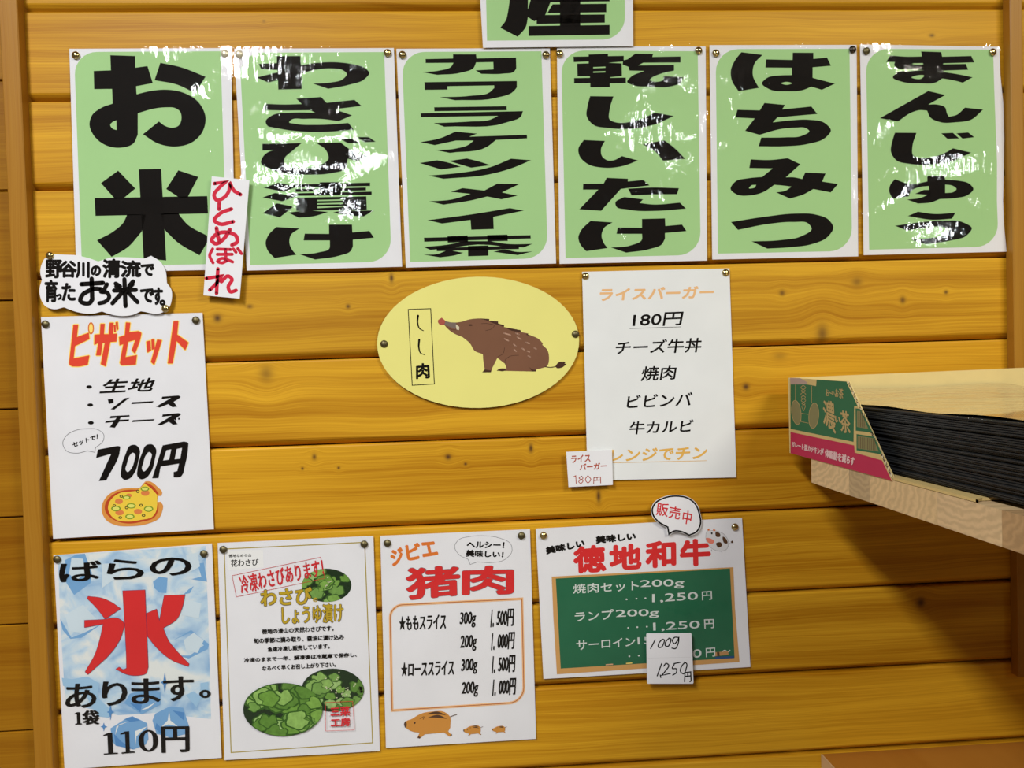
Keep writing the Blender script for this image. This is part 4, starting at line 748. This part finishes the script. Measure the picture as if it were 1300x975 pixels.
# stack of thin black trays
A = on_z(1134, 603.5, ZS+.0045)+Vector((.004, 0, 0)); B = on_z(1300, 642.5, ZS+.0045)+Vector((.003, 0, 0))
dirv = (B-A).normalized(); dirv.z = 0
back = A-dirv*((A.y-(YB-.008))/dirv.y) if abs(dirv.y) > 1e-6 else A
back.x = XB+.0080; dirv = B-back; dirv.z = 0; dirv.normalize()
zt1 = on_y(1300, 537.5, B.y).z; zt0 = on_y(1098, 521.3, on_x(1098, 521.3, A.x).y).z
front = back+dirv*.48
TRAY = mat('black_tray_plastic', (.022, .023, .024), .38, noise=(80, .3))
NT = 34; H0 = ZS+.0040; HT = (zt1)-H0; th = HT/NT
import random as _r
rr_ = _r.Random(4)
prev = None
for i in range(NT):
    z = H0+th*i; j = rr_.uniform(-.0022, .0022)+(.0025 if i % 9 == 0 else 0); jr = rr_.uniform(-.004, .004)
    side_ = Vector((-dirv.y, dirv.x, 0))
    if side_.x < 0: side_ = -side_
    p0 = back+side_*j; p1 = front+side_*(j+jr*.5); wdt = side_*.30
    o_ = [p0, p1, p1+wdt, p0+wdt]
    c_ = sum(o_, Vector())/4
    root = empty('food_tray', (c_.x, c_.y, z), ('lowest black plastic tray of the stack, lying on the carton floor' if i == 0 else 'thin black plastic tray between the others in the tall stack in the carton' if i < NT-1 else 'uppermost black plastic tray of the stack, under the clear film'), 'tray', 'black trays stacked in the carton')
    V = []
    for (zz, ins) in ((z+th*.18, .0016), (z+th*.30, 0), (z+th*.93, 0), (z+th*1.0, .0008)):
        for q in o_:
            dd = (c_-q).normalized()*ins*1.4; V.append((q.x+dd.x, q.y+dd.y, zz))
    Fc = [(3, 2, 1, 0), (12, 13, 14, 15)]
    for L_ in range(3):
        for q in range(4): Fc.append((L_*4+q, L_*4+(q+1) % 4, L_*4+4+(q+1) % 4, L_*4+4+q))
    mesh_obj('tray_body', V, Fc, TRAY, root)
# clear film lying over the top of the stack, sagging from the carton's back panel
ztop = H0+HT+.0006
FILM = bpy.data.materials.new('film_painted_reflection'); FILM.use_nodes = True; nt = FILM.node_tree; b = nt.nodes['Principled BSDF']
b.inputs['Base Color'].default_value = (.52, .39, .19, 1); b.inputs['Roughness'].default_value = .14; b.inputs['Coat Weight'].default_value = .6  # tan base paints the carton's reflection into the clear film
nz = nt.nodes.new('ShaderNodeTexNoise'); nz.inputs['Scale'].default_value = 14; g = nt.nodes.new('ShaderNodeNewGeometry'); mpp = nt.nodes.new('ShaderNodeMapping'); mpp.inputs['Scale'].default_value = (.5, 3, 1)
nt.links.new(g.outputs['Position'], mpp.inputs[0]); nt.links.new(mpp.outputs[0], nz.inputs[0]); bp = nt.nodes.new('ShaderNodeBump'); bp.inputs['Distance'].default_value = .006; nt.links.new(nz.outputs[0], bp.inputs['Height']); nt.links.new(bp.outputs[0], b.inputs['Normal'])
V = []; Fc = []; nu, nv = 20, 12
side_ = Vector((-dirv.y, dirv.x, 0)); side_ = side_ if side_.x > 0 else -side_
for i in range(nu+1):
    for j in range(nv+1):
        p = back+dirv*(.47*i/nu)+side_*(.003+.292*j/nv)
        hgt = .012*math.exp(-(i/nu*5)**2)+.0012*math.sin(i*.9+j*.7)+.0012
        V.append((p.x, p.y, ztop+hgt))
for i in range(nu):
    for j in range(nv): a = i*(nv+1)+j; Fc.append((a, a+1, a+nv+2, a+nv+1))
root = empty('plastic_film', (back.x+.1, back.y-.1, ztop), 'glossy clear plastic film, carton reflection painted in tan, lying over the top of the black stack', 'film')
mesh_obj('film_sheet', V, Fc, FILM, root, True)
# lower shelf board at the bottom right
LWOOD = wood_mat('lower_shelf_wood', (.50, .22, .035), (.36, .13, .012), gscale=40, rough=.4)
q0 = on_y(1042.5, 961, -.001); q1 = on_y(1300, 937.5, -.001)
zl = (q0.z+q1.z)/2
lo = empty('shelf_board', (q0.x, -.001, zl), 'reddish wooden shelf board in the bottom right corner, its corner edge pale', 'shelf')
prism('board', rect(-.28, -.001, zl-.03, zl, .0006), q0.x+.0015, q0.x+.7, 'x', LWOOD, lo, seed=3.3)
prism('edge_band', rect(-.28, -.001, zl-.03, zl, .0004), q0.x, q0.x+.0014, 'x', mat('pale_end_grain', (.62, .42, .22), .5, noise=(80, .15)), lo)
for o in sc.objects:
    if 'seed' in o.keys() and not isinstance(o['seed'], float): o['seed'] = float(o['seed'])
